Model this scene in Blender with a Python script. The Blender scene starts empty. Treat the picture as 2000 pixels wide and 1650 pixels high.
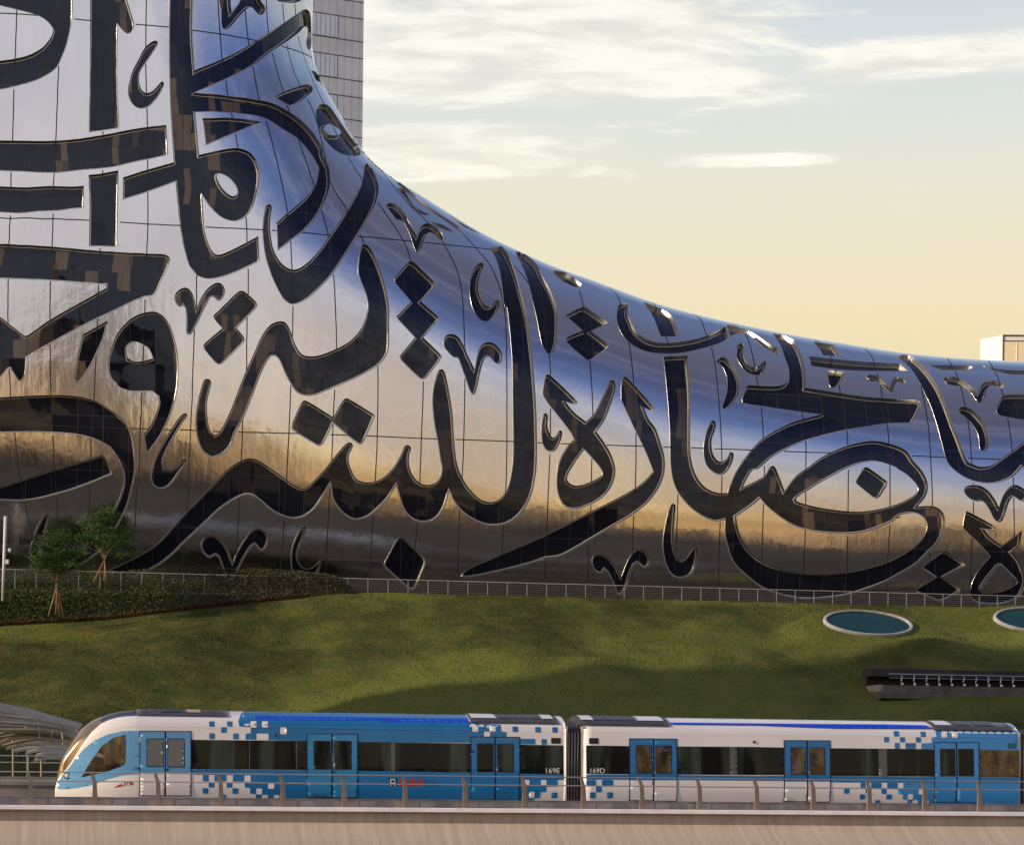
import bpy, bmesh, math, random
import numpy as np
from mathutils import Vector, Matrix
from mathutils.bvhtree import BVHTree
from mathutils.geometry import delaunay_2d_cdt
R=math.radians
rng=random.Random(7)
scn=bpy.context.scene
COL=scn.collection
# ---------------------------------------------------------------- camera
FPX=4400.0; YH=1500.0; CXP=1000.0; ROLL=0.0105; CAMZ=10.0
cd=bpy.data.cameras.new('camera'); cam=bpy.data.objects.new('camera',cd); COL.objects.link(cam)
cd.sensor_fit='HORIZONTAL'; cd.sensor_width=36.0; cd.lens=FPX/2000*36
cd.shift_y=(YH-825)/2000.0; cd.clip_start=1; cd.clip_end=6000
cR,sR=math.cos(ROLL),math.sin(ROLL)
cam.matrix_world=Matrix(((cR,-sR,0,0),(0,0,-1,0),(sR,cR,0,CAMZ),(0,0,0,1)))
scn.camera=cam
def ray(px,py):
    a=(px-CXP)/FPX; b=(YH-py)/FPX
    return np.array([a*cR-b*sR,1.0,a*sR+b*cR])
CAM=np.array([0,0,CAMZ])
def proj(P):
    P=np.atleast_2d(P)-CAM
    x=P[:,0]*cR+P[:,2]*sR; z=-P[:,0]*sR+P[:,2]*cR
    return np.stack([CXP+FPX*x/P[:,1],YH-FPX*z/P[:,1]],1)
# ---------------------------------------------------------------- light
SUN_AZ=R(-112); SUN_EL=R(17)     # azimuth from +Y towards +X ; sun behind-left of the viewer
sunv=Vector((math.sin(SUN_AZ)*math.cos(SUN_EL),math.cos(SUN_AZ)*math.cos(SUN_EL),math.sin(SUN_EL)))
sl=bpy.data.lights.new('sun','SUN'); sl.energy=4.2; sl.angle=R(0.6); sl.color=(1.0,0.80,0.56)
so=bpy.data.objects.new('sun',sl); COL.objects.link(so)
so.rotation_euler=(-sunv).to_track_quat('-Z','Y').to_euler()
vs=scn.view_settings; vs.view_transform='Standard'; vs.look='None'; vs.exposure=0.14; vs.gamma=1.0
# ---------------------------------------------------------------- node helper
class NT:
    def __init__(s,tree): s.t=tree; s.n=tree.nodes; s.l=tree.links
    def new(s,ty,**kw):
        nd=s.n.new(ty)
        for k,v in kw.items(): setattr(nd,k,v)
        return nd
    def put(s,sock,v):
        if isinstance(v,bpy.types.NodeSocket): s.l.new(v,sock)
        else:
            if isinstance(v,(tuple,list)) and len(v)==3 and sock.type=='RGBA': v=(*v,1)
            sock.default_value=v
    def math(s,op,a,b=0.0,c=0.0,clamp=False):
        m=s.new('ShaderNodeMath',operation=op,use_clamp=clamp)
        s.put(m.inputs[0],a); s.put(m.inputs[1],b)
        if len(m.inputs)>2: s.put(m.inputs[2],c)
        return m.outputs[0]
    def vmath(s,op,a,b=(0,0,0)):
        m=s.new('ShaderNodeVectorMath',operation=op); s.put(m.inputs[0],a); s.put(m.inputs[1],b)
        return m.outputs[1] if op in('DOT_PRODUCT','LENGTH') else m.outputs[0]
    def scale(s,a,f):
        m=s.new('ShaderNodeVectorMath',operation='SCALE'); s.put(m.inputs[0],a); s.put(m.inputs['Scale'],f); return m.outputs[0]
    def ramp(s,fac,stops,interp='LINEAR'):
        r=s.new('ShaderNodeValToRGB'); cr=r.color_ramp; cr.interpolation=interp
        while len(cr.elements)<len(stops): cr.elements.new(0.5)
        for e,(p,c) in zip(cr.elements,stops):
            e.position=p; e.color=(*c,1) if len(c)==3 else c
        s.put(r.inputs[0],fac); return r.outputs[0]
    def mix(s,f,a,b,blend='MIX'):
        m=s.new('ShaderNodeMix',data_type='RGBA',blend_type=blend)
        s.put(m.inputs[0],f); s.put(m.inputs[6],a); s.put(m.inputs[7],b); return m.outputs[2]
    def noise(s,vec,scale,detail=3,rough=0.5,dist=0.0):
        n=s.new('ShaderNodeTexNoise'); s.put(n.inputs['Vector'],vec); n.inputs['Scale'].default_value=scale
        n.inputs['Detail'].default_value=detail; n.inputs['Roughness'].default_value=rough; n.inputs['Distortion'].default_value=dist
        return n.outputs[0]
    def sep(s,v):
        m=s.new('ShaderNodeSeparateXYZ'); s.put(m.inputs[0],v); return m.outputs
    def comb(s,x,y,z):
        m=s.new('ShaderNodeCombineXYZ'); s.put(m.inputs[0],x); s.put(m.inputs[1],y); s.put(m.inputs[2],z); return m.outputs[0]
    def band(s,x,a,b,c,d):   # smooth 0-1-1-0
        m1=s.new('ShaderNodeMapRange',interpolation_type='SMOOTHSTEP'); s.put(m1.inputs[0],x); m1.inputs[1].default_value=a; m1.inputs[2].default_value=b
        m2=s.new('ShaderNodeMapRange',interpolation_type='SMOOTHSTEP'); s.put(m2.inputs[0],x); m2.inputs[1].default_value=c; m2.inputs[2].default_value=d
        m2.inputs[3].default_value=1; m2.inputs[4].default_value=0
        return s.math('MULTIPLY',m1.outputs[0],m2.outputs[0])
    def step(s,x,a,b):
        m1=s.new('ShaderNodeMapRange',interpolation_type='SMOOTHSTEP'); s.put(m1.inputs[0],x); m1.inputs[1].default_value=a; m1.inputs[2].default_value=b
        return m1.outputs[0]
def srgb(r,g,b):
    f=lambda c:(c/255/12.92) if c/255<=0.04045 else ((c/255+0.055)/1.055)**2.4
    return (f(r),f(g),f(b))
# ---------------------------------------------------------------- world : daylight sky with cirrus / cumulus bands
world=bpy.data.worlds.new('World'); scn.world=world; world.use_nodes=True
w=NT(world.node_tree); w.n.clear()
tc=w.new('ShaderNodeTexCoord'); D=tc.outputs['Generated']
dx,dy,dz=w.sep(D)
hy=w.math('SQRT',w.math('ADD',w.math('MULTIPLY',dx,dx),w.math('MULTIPLY',dy,dy)))
el=w.math('DIVIDE',dz,w.math('MAXIMUM',hy,0.02))       # tan(elevation)
sky=w.new('ShaderNodeTexSky',sky_type='NISHITA',sun_disc=False); sky.sun_elevation=SUN_EL; sky.sun_rotation=SUN_AZ
sky.air_density=1.0; sky.dust_density=2.5; sky.ozone_density=2.0
S=lambda r,g,b,k=1.0: tuple(k*c for c in srgb(r,g,b))
front=w.ramp(el,[(0.0,S(228,196,140)),(0.16,S(234,214,166)),(0.20,S(238,222,182)),(0.245,S(232,226,202)),(0.285,S(220,223,215)),(0.335,S(206,214,219)),(0.6,S(158,180,212)),(1.0,S(112,130,176))])
back=w.ramp(dz,[(0.0,S(176,138,86)),(0.04,S(200,156,98)),(0.09,S(210,172,122)),(0.15,S(206,192,180)),(0.22,S(194,192,202)),(0.30,S(158,170,206)),(0.42,S(104,128,186)),(0.56,S(86,100,148)),(0.72,S(92,96,126)),(1.0,S(112,112,134))])
fb=w.step(dy,-0.25,0.45)
base=w.mix(fb,back,front)
# clouds : world directions flattened on elevation so that banks lie level
cv=w.comb(w.math('DIVIDE',dx,w.math('MAXIMUM',hy,0.02)),w.math('DIVIDE',dy,w.math('MAXIMUM',hy,0.02)),w.math('MULTIPLY',el,5.5))
wv=w.new('ShaderNodeTexNoise'); w.put(wv.inputs['Vector'],cv); wv.inputs['Scale'].default_value=5.0; wv.inputs['Detail'].default_value=3
cvw=w.vmath('ADD',cv,w.scale(w.vmath('SUBTRACT',wv.outputs['Color'],(0.5,0.5,0.5)),0.10))
n1=w.noise(cvw,10.0,12,0.70,0.15); n2=w.noise(cv,4.2,4,0.55,0.2)
azm=w.math('DIVIDE',dx,w.math('MAXIMUM',hy,0.02))
e1=w.math('ADD',el,w.math('MULTIPLY',w.math('SUBTRACT',n2,0.5),0.022))
m1=w.math('MULTIPLY',w.band(e1,0.286,0.302,0.322,0.39),w.band(azm,-0.3,-0.16,0.05,0.19))
m1=w.math('MAXIMUM',m1,w.math('MULTIPLY',w.band(w.math('ADD',e1,w.math('MULTIPLY',azm,-0.035)),0.292,0.303,0.309,0.322),w.band(azm,0.08,0.16,0.5,0.7)))
m2=w.math('MULTIPLY',w.band(w.math('ADD',e1,w.math('MULTIPLY',azm,-0.03)),0.257,0.265,0.275,0.293),w.band(azm,-0.4,-0.2,-0.02,0.09))
m3=w.math('MULTIPLY',w.band(el,0.2655,0.2675,0.270,0.2745),w.band(azm,0.055,0.075,0.12,0.15))
mm=w.math('MAXIMUM',w.math('MAXIMUM',m1,m2),w.math('MULTIPLY',m3,1.1))
dens=w.math('ADD',w.math('MULTIPLY',mm,0.66),w.math('MULTIPLY',w.math('SUBTRACT',n1,0.5),1.9))
dens=w.math('ADD',dens,w.math('MULTIPLY',w.math('SUBTRACT',n2,0.5),0.35))
veil=w.math('MULTIPLY',w.step(w.math('ADD',w.math('MULTIPLY',mm,0.5),w.math('MULTIPLY',w.math('SUBTRACT',n2,0.5),0.8)),0.0,0.6),0.72)
dens=w.math('MAXIMUM',w.step(dens,0.16,0.55),veil)
shade=w.noise(cvw,20.0,6,0.6,0.1)
ccol=w.mix(w.step(shade,0.35,0.62),S(230,226,214),S(255,251,238))
dens=w.math('MULTIPLY',dens,w.step(el,0.236,0.256))
cf=w.math('MULTIPLY',w.math('MULTIPLY',dens,0.88),fb)
col=w.mix(cf,base,ccol)
# broken warm cloud behind the viewer (seen only as reflections)
bv=w.comb(dx,dy,w.math('MULTIPLY',dz,2.2))
n3=w.noise(bv,14.0,9,0.66,0.5); n4=w.noise(bv,30.0,8,0.66,0.6); left=w.math('SUBTRACT',1.0,w.math('MULTIPLY',w.step(dx,0.22,0.62),0.75)); inv=w.math('SUBTRACT',1.0,fb)
bm=w.math('MULTIPLY',w.math('MULTIPLY',w.step(w.math('ADD',n3,w.math('MULTIPLY',w.math('SUBTRACT',n4,0.5),0.35)),0.44,0.62),w.band(dz,-0.1,0.03,0.26,0.46)),left)
bcl=w.ramp(dz,[(0.0,S(250,200,124,1.3)),(0.10,S(255,222,160,1.6)),(0.2,S(255,238,208,1.4)),(0.36,S(236,234,244,1.1)),(0.6,S(190,196,225,1.0))])
dk=w.math('MULTIPLY',w.step(w.math('ADD',w.math('MULTIPLY',n4,0.6),w.math('MULTIPLY',w.noise(bv,12.0,6,0.6,0.3),0.4)),0.49,0.60),w.band(dz,-0.1,0.0,0.15,0.32))
col2=w.mix(w.math('MULTIPLY',w.math('MULTIPLY',bm,0.85),inv),col,bcl)
hz=w.math('MULTIPLY',w.band(dz,0.12,0.22,0.34,0.50),w.math('SUBTRACT',1.0,w.step(dx,0.20,0.50)))
col2=w.mix(w.math('MULTIPLY',w.math('MULTIPLY',hz,0.85),inv),col2,S(226,222,230))
col2=w.mix(w.math('MULTIPLY',w.math('MULTIPLY',dk,0.62),inv),col2,S(142,118,98))
thin=w.math('MULTIPLY',w.step(w.noise(bv,11.0,8,0.68,0.8),0.48,0.72),w.band(dz,0.25,0.4,0.7,0.95))
col2=w.mix(w.math('MULTIPLY',w.math('MULTIPLY',thin,0.4),inv),col2,S(196,200,226))
# glow of the low sun round its own azimuth
sd=(math.sin(SUN_AZ)*math.cos(R(6)),math.cos(SUN_AZ)*math.cos(R(6)),math.sin(R(6)))
gl=w.vmath('DOT_PRODUCT',D,sd); glow=w.math('POWER',w.math('MAXIMUM',gl,0.0),9.0)
glow=w.math('MULTIPLY',glow,w.band(dz,-0.05,0.02,0.2,0.6))
col2=w.mix(1.0,col2,w.scale(w.mix(w.step(gl,0.75,0.98),S(255,176,96),S(255,214,150)),w.math('MULTIPLY',glow,1.7)),'ADD')
# real atmosphere adds its own tint
add=w.mix(1.0,w.scale(col2,w.math('ADD',0.94,w.math('MULTIPLY',inv,0.14))),w.scale(sky.outputs[0],0.006),'ADD')
bg=w.new('ShaderNodeBackground'); w.put(bg.inputs[0],add); bg.inputs[1].default_value=1.0
wo=w.new('ShaderNodeOutputWorld'); w.l.new(bg.outputs[0],wo.inputs[0])
# ---------------------------------------------------------------- materials
MAT={}
def newmat(name):
    m=bpy.data.materials.new(name); m.use_nodes=True; n=NT(m.node_tree); n.n.clear()
    o=n.new('ShaderNodeOutputMaterial'); p=n.new('ShaderNodeBsdfPrincipled'); n.l.new(p.outputs[0],o.inputs[0])
    MAT[name]=m; return m,n,p
def simple(name,col,rough=0.5,metal=0.0,var=0.0,vscale=3.0,bump=0.0,spec=None,coat=0.0,stretch=(1,1,1)):
    m,n,p=newmat(name)
    g=n.new('ShaderNodeTexCoord').outputs['Object']
    g=n.vmath('MULTIPLY',g,stretch)
    if var>0:
        f=n.noise(g,vscale,5,0.6)
        c1=tuple(c*(1-var) for c in col); c2=tuple(min(1,c*(1+var)) for c in col)
        n.put(p.inputs['Base Color'],n.mix(n.step(f,0.3,0.7),c1,c2))
        n.put(p.inputs['Roughness'],n.math('ADD',rough-0.05,n.math('MULTIPLY',f,0.1)))
    else:
        n.put(p.inputs['Base Color'],col); p.inputs['Roughness'].default_value=rough
    p.inputs['Metallic'].default_value=metal
    if spec is not None: p.inputs['Specular IOR Level'].default_value=spec
    if coat: p.inputs['Coat Weight'].default_value=coat; p.inputs['Coat Roughness'].default_value=0.05
    if bump>0:
        b=n.new('ShaderNodeBump'); b.inputs['Strength'].default_value=bump; b.inputs['Distance'].default_value=0.05
        n.put(b.inputs['Height'],n.noise(g,vscale*4,5,0.6)); n.l.new(b.outputs[0],p.inputs['Normal'])
    return m
# ---------------------------------------------------------------- object helpers
def obj(name,verts,faces,mat,parent=None,smooth=False,mats=None,fmat=None,loc=None):
    me=bpy.data.meshes.new(name); me.from_pydata([tuple(map(float,v)) for v in verts],[],[tuple(int(i) for i in f) for f in faces])
    for m in (mats or [mat]): me.materials.append(MAT[m] if isinstance(m,str) else m)
    if fmat is not None: me.polygons.foreach_set('material_index',np.array(fmat,dtype=np.int32))
    if smooth: me.polygons.foreach_set('use_smooth',np.ones(len(me.polygons),dtype=bool))
    me.update()
    o=bpy.data.objects.new(name,me); COL.objects.link(o)
    if parent is not None: o.parent=parent
    if loc is not None: o.location=loc
    return o
def tag(o,label,cat,group=None,kind=None):
    if label: o['label']=label
    if cat: o['category']=cat
    if group: o['group']=group
    if kind: o['kind']=kind
    return o
def empty(name,label,cat,group=None,loc=(0,0,0),rz=0):
    o=bpy.data.objects.new(name,None); COL.objects.link(o); o.location=loc; o.rotation_euler=(0,0,rz)
    o.empty_display_size=0.3
    return tag(o,label,cat,group)
class MB:
    def __init__(s): s.v=[]; s.f=[]; s.m=[]
    def add(s,vs,fs,mi=0):
        k=len(s.v); s.v+= [tuple(v) for v in vs]; s.f+=[tuple(i+k for i in f) for f in fs]; s.m+=[mi]*len(fs)
    def box(s,x0,x1,y0,y1,z0,z1,mi=0,bev=0.0):
        if bev<=0:
            vs=[(x,y,z) for z in(z0,z1) for y in(y0,y1) for x in(x0,x1)]
            s.add(vs,[(0,2,3,1),(4,5,7,6),(0,1,5,4),(2,6,7,3),(0,4,6,2),(1,3,7,5)],mi); return
        b=bmesh.new(); bmesh.ops.create_cube(b,size=1)
        for v in b.verts: v.co=Vector(((x0+x1)/2+v.co.x*(x1-x0),(y0+y1)/2+v.co.y*(y1-y0),(z0+z1)/2+v.co.z*(z1-z0)))
        bmesh.ops.bevel(b,geom=b.edges[:],offset=bev,segments=2,affect='EDGES',profile=0.6)
        b.verts.index_update(); s.add([v.co[:] for v in b.verts],[[v.index for v in f.verts] for f in b.faces],mi); b.free()
    def tube(s,pts,r,n=8,mi=0,caps=True):
        pts=[np.array(p,float) for p in pts]; rs=r if hasattr(r,'__len__') else [r]*len(pts)
        k0=len(s.v); vs=[]; fs=[]
        for i,p in enumerate(pts):
            t=pts[min(i+1,len(pts)-1)]-pts[max(i-1,0)]; t=t/(np.linalg.norm(t)+1e-9)
            u=np.cross(t,[0,0,1.0]); 
            if np.linalg.norm(u)<0.1: u=np.cross(t,[0,1.0,0])
            u/=np.linalg.norm(u); v=np.cross(u,t)
            for j in range(n):
                a=2*math.pi*j/n; vs.append(p+rs[i]*(math.cos(a)*u+math.sin(a)*v))
        for i in range(len(pts)-1):
            for j in range(n):
                a=i*n+j; b=i*n+(j+1)%n; fs.append((a,b,b+n,a+n))
        if caps: fs.append(tuple(range(n))[::-1]); fs.append(tuple((len(pts)-1)*n+j for j in range(n)))
        s.add(vs,fs,mi)
    def build(s,name,mat,parent=None,smooth=False,mats=None):
        return obj(name,s.v,s.f,mat,parent,smooth,mats,s.m if mats else None)
def smoothline(pts,closed,step):
    """centripetal Catmull-Rom through (x,y,corner) points"""
    out=[];corn=[]
    n=len(pts); P=[np.array(p[:2],float) for p in pts]
    segs=n if closed else n-1
    for i in range(segs):
        p1,p2=P[i],P[(i+1)%n]
        p0=P[i-1] if (closed or i>0) else p1-(p2-p1)
        p3=P[(i+2)%n] if (closed or i+2<n) else p2+(p2-p1)
        L=np.linalg.norm(p2-p1)
        d1=p2-p0; d2=p3-p1
        l0=np.linalg.norm(p1-p0)+1e-6; l2=np.linalg.norm(p3-p2)+1e-6
        t1=(p2-p1)/L if pts[i][2] else d1/(np.linalg.norm(d1)+1e-6)*min(1,1.0)
        t2=(p2-p1)/L if pts[(i+1)%n][2] else d2/(np.linalg.norm(d2)+1e-6)
        # weighted tangents keep uneven spacing from looping
        if not pts[i][2]: t1=((p1-p0)/l0*l0+(p2-p1)/L*L); t1/=np.linalg.norm(t1)+1e-9
        if not pts[(i+1)%n][2]: t2=((p2-p1)/L*L+(p3-p2)/l2*l2); t2/=np.linalg.norm(t2)+1e-9
        k=max(1,int(round(L/step)))
        for j in range(k):
            t=j/k; h00=2*t**3-3*t**2+1; h10=t**3-2*t**2+t; h01=-2*t**3+3*t**2; h11=t**3-t**2
            out.append(h00*p1+h10*L*t1+h01*p2+h11*L*t2)
            corn.append(bool(pts[i][2]) and j==0)
    if not closed: out.append(P[-1]); corn.append(False)
    return np.array(out)
# ---- outlines of the calligraphy windows, measured from elevations (each @ switches the survey sheet) ----
SHEET={'A':(0,0,5),'B':(380,0,5),'C':(0,300,5),'D':(380,300,5),'E':(0,600,5),'F':(340,540,5),'G':(0,850,5),'H':(380,850,5),
 'I':(700,300,5),'J':(700,600,5),'K':(700,850,5),'L':(1040,500,5),'M':(1040,800,5),'N':(1350,600,5),'O':(1380,860,5),
 'P':(1680,640,6.25),'Q':(1680,900,6.25)}
GLYPHS=[
"@A 712,-200* 710,0 706,180 690,290 655,430 605,570 560,660 470,730 350,790 150,848 0,878 -200,890 -400,880* -400,620* -200,615 0,600 150,578 280,545 400,480 480,400 518,320 500,255 430,190 330,145 170,100 0,58 -200,0 -400,-60* -400,-200*",
"@A 876,-200* 880,180 880,700 868,1285* 1165,1248* 1148,800 1150,240* 1190,290 1250,335 1300,300 1310,240 1280,130 1240,0 1200,-200*",
"@A 1500,405 1540,410 1530,460 1430,610 1365,720 1360,800 1385,880 1430,910 1490,890 1560,820 1590,795 1605,820 1560,920 1500,1000 1430,1050 1350,1055 1290,1010 1255,930 1255,850 1290,720 1340,610 1420,470",
"@A -300,1350* 0,1372 530,1372 1000,1318 1400,1245 1622,1215* 1640,1508* @C 1430,60 1000,140 600,175 300,180 0,160 -300,130*",
"@C -300,310* 0,318 520,318 818,312* 815,530* 600,550 300,570 0,572 -300,565*",
"@C 862,205* 1155,165* 1150,500 1145,912* 868,905* 872,500",
"@C -300,875* 0,880 500,910 1000,955 1430,980 1600,988 1660,1020 1650,1080 1580,1240 1520,1370 1480,1392 1420,1400 1200,1500 900,1640 @E 500,355 265,495* 250,640 225,710 190,725 160,690 100,585* 0,700 -300,900* -300,-130* 0,95 240,280 265,280 500,120 @C 960,1358 1040,1310 1035,1285 960,1275 480,1240 0,1220 -300,1215*",
"@E 1055,135* 1020,290 935,480 850,640 790,720 745,735 720,700 745,560 790,350 810,268* 930,205",
"@E 1490,45 1580,75 1650,160 1700,290 1735,450 1742,620 1725,830 1680,1010 1600,1190 1520,1320 1425,1440* 1400,1245* 1470,1150 1520,1040 1550,940 1545,870 1500,825 1380,822 1270,815 1160,770 1090,690 1062,600 1070,470 1120,310 1210,180 1340,80 | 1320,340 1250,380 1238,440 1255,500 1320,532 1400,525 1495,500* 1460,420 1400,365",
"@E -300,890* 0,885 400,862 700,865 900,905 1050,980 1180,1080 1270,1200 1310,1370 1320,1550 @G 1318,350 1290,510 1240,700 1140,900 1000,1110 750,1300* 640,1300* 850,1050 1050,800 1130,680 1190,520 1205,400 @E 1200,1600 1130,1440 1000,1320 800,1250 500,1225 0,1225 -300,1225*",
"@G -300,590* 0,500 200,435 500,335 890,225 1000,185* 1050,250 1075,310 1095,378* 880,465 500,590 250,637 0,633 -300,620*",
"@G 455,765 478,775 440,930 400,1100 330,1250* 280,1200 340,940 400,820",
"@E 1800,1030 1828,1055 1790,1110 1700,1260 1620,1420 1590,1520 1610,1570 1650,1585 1720,1540 1780,1480 1815,1485 1800,1540 @G 1760,340 1700,430 1640,495 1570,515 1500,490 1470,420 1480,320 1520,190 1590,60 @E 1660,1200 1740,1080",
"@F 125,112 170,150 200,220 218,320* 270,200 340,110 410,65 460,70 495,120 495,170 460,230 430,240 390,200 360,200 320,270 270,370 210,490 160,570 125,560 122,450 115,330 100,285 60,300 20,260 5,210 20,160 70,120",
"@F 650,140 690,150 800,250 810,290 780,330 610,505* 680,590 690,620 660,660 460,850 430,855 400,835 290,700 285,670 310,640 470,505* 390,410 385,385 420,350 620,155",
"@D 1650,885 1700,905 1760,1000 1820,1150 1870,1320 1900,1500 @J 300,150 300,300 290,430 240,520 180,575 0,680 @F 1570,1080 1400,1150 1290,1165 1200,1130 1140,1050 1080,940 1030,820 990,775 950,775 900,840 840,960 760,1170 680,1380 600,1520 @H 350,100 270,180 190,210 110,180 50,100 @F 215,1550 205,1450 215,1300 250,1120 290,1010 330,995 362,1030 350,1090 320,1250 325,1400 350,1500 390,1545 430,1530 480,1450 560,1280 690,940 770,760 850,590 930,480 1000,440 1070,440 1110,480 1150,570 1190,680 1250,760 1320,780 1420,770 1600,700 1720,630 1820,520 1870,400 1890,280 1870,170 1820,40 @D 1620,1240 1595,1150 1600,1050 1620,930",
"@F 1245,1230 1280,1210 1555,1375* 1655,1205 1690,1190 1965,1355* 1850,1615 1815,1640 1555,1435* 1450,1640 1420,1655 1390,1645 1160,1500 1145,1475 1150,1440",
"@D 725,495 755,520 745,600 740,740 770,930 840,1060 940,1130 1040,1110 1180,990 1320,800 1480,560 1630,290 1655,180 1662,110 1690,95* 1740,160 1790,290 1795,380 1760,500 1700,620 1600,790 1350,1170 1200,1330 1080,1430 960,1470 880,1430 800,1300 720,1100 675,900 665,700 690,540",
"@A 1655,-200* 1650,300 1655,700 1665,1100 1695,1585* @C 1198,230* 1198,450* 1430,380 1712,278* 1735,500 1760,720 1800,930 1850,1090 1920,1190 @D 20,1190 120,1222 230,1215 400,1160 635,1050* 622,808* 510,870 350,950 240,990 190,975 140,890 105,780 90,650 75,410* 150,520 260,620 370,660 450,650 520,600 580,490 620,330 632,180 600,60 @B 600,1560 540,1490 430,1450 300,1460 45,1515* 5,1090* 300,1095 600,1130 720,1170 860,1260 1000,1350 1120,1480 1200,1610 @D 1215,150 1190,270 1120,390 1020,490 900,590 800,680* 812,950* 940,850 1080,740 1200,600 1280,450 1320,300 1310,130 1250,0 @B 1250,1450 1150,1290 1030,1170 900,1080 760,1010 600,975 320,935 5,905* 300,780 560,650 730,520 900,410 1020,320 1090,262 1105,340 1090,420 1105,480 1122,495 1140,440 1138,250 1125,130 1095,95 1050,105 1000,140 870,225 620,390 400,520 200,610 0,690* @A 1878,300 1885,0 1885,-200* | @D 220,205 290,210 370,270 415,350 412,405 380,422 330,400 270,340 230,270",
"@B 75,1155* 300,1150 450,1160 655,1190* 400,1300 105,1420*",
"@B 230,-200* 240,0 260,120 265,250 295,295 340,275 450,150 520,85 560,75 600,120 640,150 680,130 690,80 640,0 600,-200* 520,-200* 450,0 362,125* 350,0 345,-200*",
"@B 780,-200* 800,0 850,25 930,35 1000,25 1045,0 1070,-200*",
"@B 785,945* 860,900 1000,850 1100,825 1150,850 1150,890 1100,940 1020,1000 940,1035* 870,1000",
"@B 1195,1060 1240,1018 1300,1030 1360,1100 1440,1220 1530,1350 1600,1440 1620,1510 1550,1525 1440,1505 1340,1440 1250,1330 1200,1210 1185,1120 | 1300,1215 1350,1225 1430,1300 1340,1325 1290,1300 1262,1255",
"@B 1140,690* 1235,720* 1275,830* 1190,790*",
"@B 1480,1170* 1590,1310 1670,1400 1700,1460 1680,1480 1640,1440 1570,1320",
"@B 1730,1480* 1820,1575 @I 175,20 270,125 280,160 262,175 225,110 160,25 @B 1780,1580",
"@I 375,340* 430,340 500,450 580,540 700,603* 640,600 560,560 480,460",
"@I 700,665* 800,690 860,720 930,765* 860,750 770,710",
"@I 285,190* 450,320 640,482 800,600 940,690 1010,745 1000,765 960,740 870,675 700,557 500,405 380,293",
"@I 880,590* 960,650 1100,735 1190,785* 1100,750 1000,695",
"@I 275,500 320,485 380,510 440,570 500,680 575,795* 600,730 650,685 720,695 790,750 830,820 815,850 780,830 730,780 680,775 650,820 620,910 580,965 550,930 520,840 480,740 430,660 370,640 310,570",
"@I 490,1060 510,1048 540,1060 735,1250 745,1290 610,1444* 780,1590 @J 790,105 760,150 635,297* 800,460 812,490 660,690 630,705 600,695 410,510 402,480 425,450 555,297* 380,110 370,85 @I 385,1580 515,1444* 360,1260 348,1225 370,1190",
"@I 1195,1065 1225,1075 1210,1130 1180,1220 1175,1310 1200,1410 1250,1485 1300,1480 1350,1430 1380,1440 1365,1520 1320,1600 1260,1640 1190,1620 1130,1540 1095,1430 1085,1290 1100,1190 1140,1110",
"@J 830,330 860,275 910,262 970,285 1020,360 1070,470 1132,600* 1150,500 1180,400 1230,350 1290,340 1350,370 1405,450 1405,500 1375,555 1340,545 1300,500 1265,475 1225,520 1190,640 1160,780 1125,855 1090,820 1040,680 990,540 970,495 930,490 880,440 840,390",
"@I 1270,920* 1330,1000 1380,1150 1400,1280 1430,1500 @J 1450,0 1480,250 1500,500 1505,900 1510,1320 @K 1505,250 1480,420 1440,550 1380,620 1300,655 1200,630 1100,540 1030,440 970,300 940,100 @J 920,1050 890,850 850,660 820,605 790,610 750,700 722,830 720,960 740,1150 770,1300 800,1500 @K 812,300 800,400 760,460 680,485 600,465 530,390 495,280 500,170 515,130 485,95 450,110 410,200 330,330 230,420 120,460 0,440 @H 1550,380 1510,270 1510,190 1548,100 1520,70 1480,85 1400,170 1280,320 1180,430 1070,520 980,490 880,420 740,320 620,245 530,225 440,255 300,350 150,500 0,660 @G 1820,740 1680,900 1540,1040 1400,1140 1200,1250 1030,1315* 1300,1385* 1440,1330 1600,1230 1800,1050 @H 100,860 250,720 400,620 500,580 570,590 640,640 760,740 870,795 980,815 1080,790 1180,710 1260,590 1325,485* 1350,620 1420,730 1500,800 1580,825 @K 100,790 220,690 300,600 370,490* 410,640 460,750 540,825 640,850 750,820 830,720 890,545* 930,640 1000,730 1100,810 1220,865 1330,880 1450,860 1570,780 1660,650 1710,500 1740,300 @J 1740,1100 1725,800 1690,400 1650,100 @I 1600,1400 1530,1150 1450,970 1400,905*",
"@I 1530,955* 1600,1100 1650,1230 1700,1430 1740,1600 @J 1790,350 1830,430 1865,465 1900,440 1935,330 1945,180 1940,20 @I 1880,1350 1800,1200 1740,1080 1670,1015 1600,965*",
"@L 205,140* 290,155 380,195 480,275* 460,308 400,298 300,250 210,170",
"@L 480,500 505,495 530,505 740,655* 570,730* 742,870 740,890 570,1015 535,1015 325,830 330,800 490,728* 322,580*",
"@L 150,1155 180,1170 430,1410 440,1435 415,1450 325,1425* 400,1520 @M 522,118* 600,40 @L 670,1400 760,1215 790,1210 815,1270 800,1350 740,1520 @M 700,110 625,215* 700,320 760,420 800,530 810,620 770,750 680,860 560,930 430,968 330,950 270,880 235,750 240,600 270,480 340,360 405,290* 370,220 200,0 @L 170,1465* 100,1350 100,1290 130,1165 | @M 505,392* 560,450 640,540 685,610 680,640 580,700 450,742 380,730 340,690 345,640 400,540 450,465",
"@M 130,30 152,60 145,150 170,240 200,275 235,250 260,205 285,205 290,250 260,340 220,400 175,412 120,380 90,300 85,180 100,70",
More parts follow.
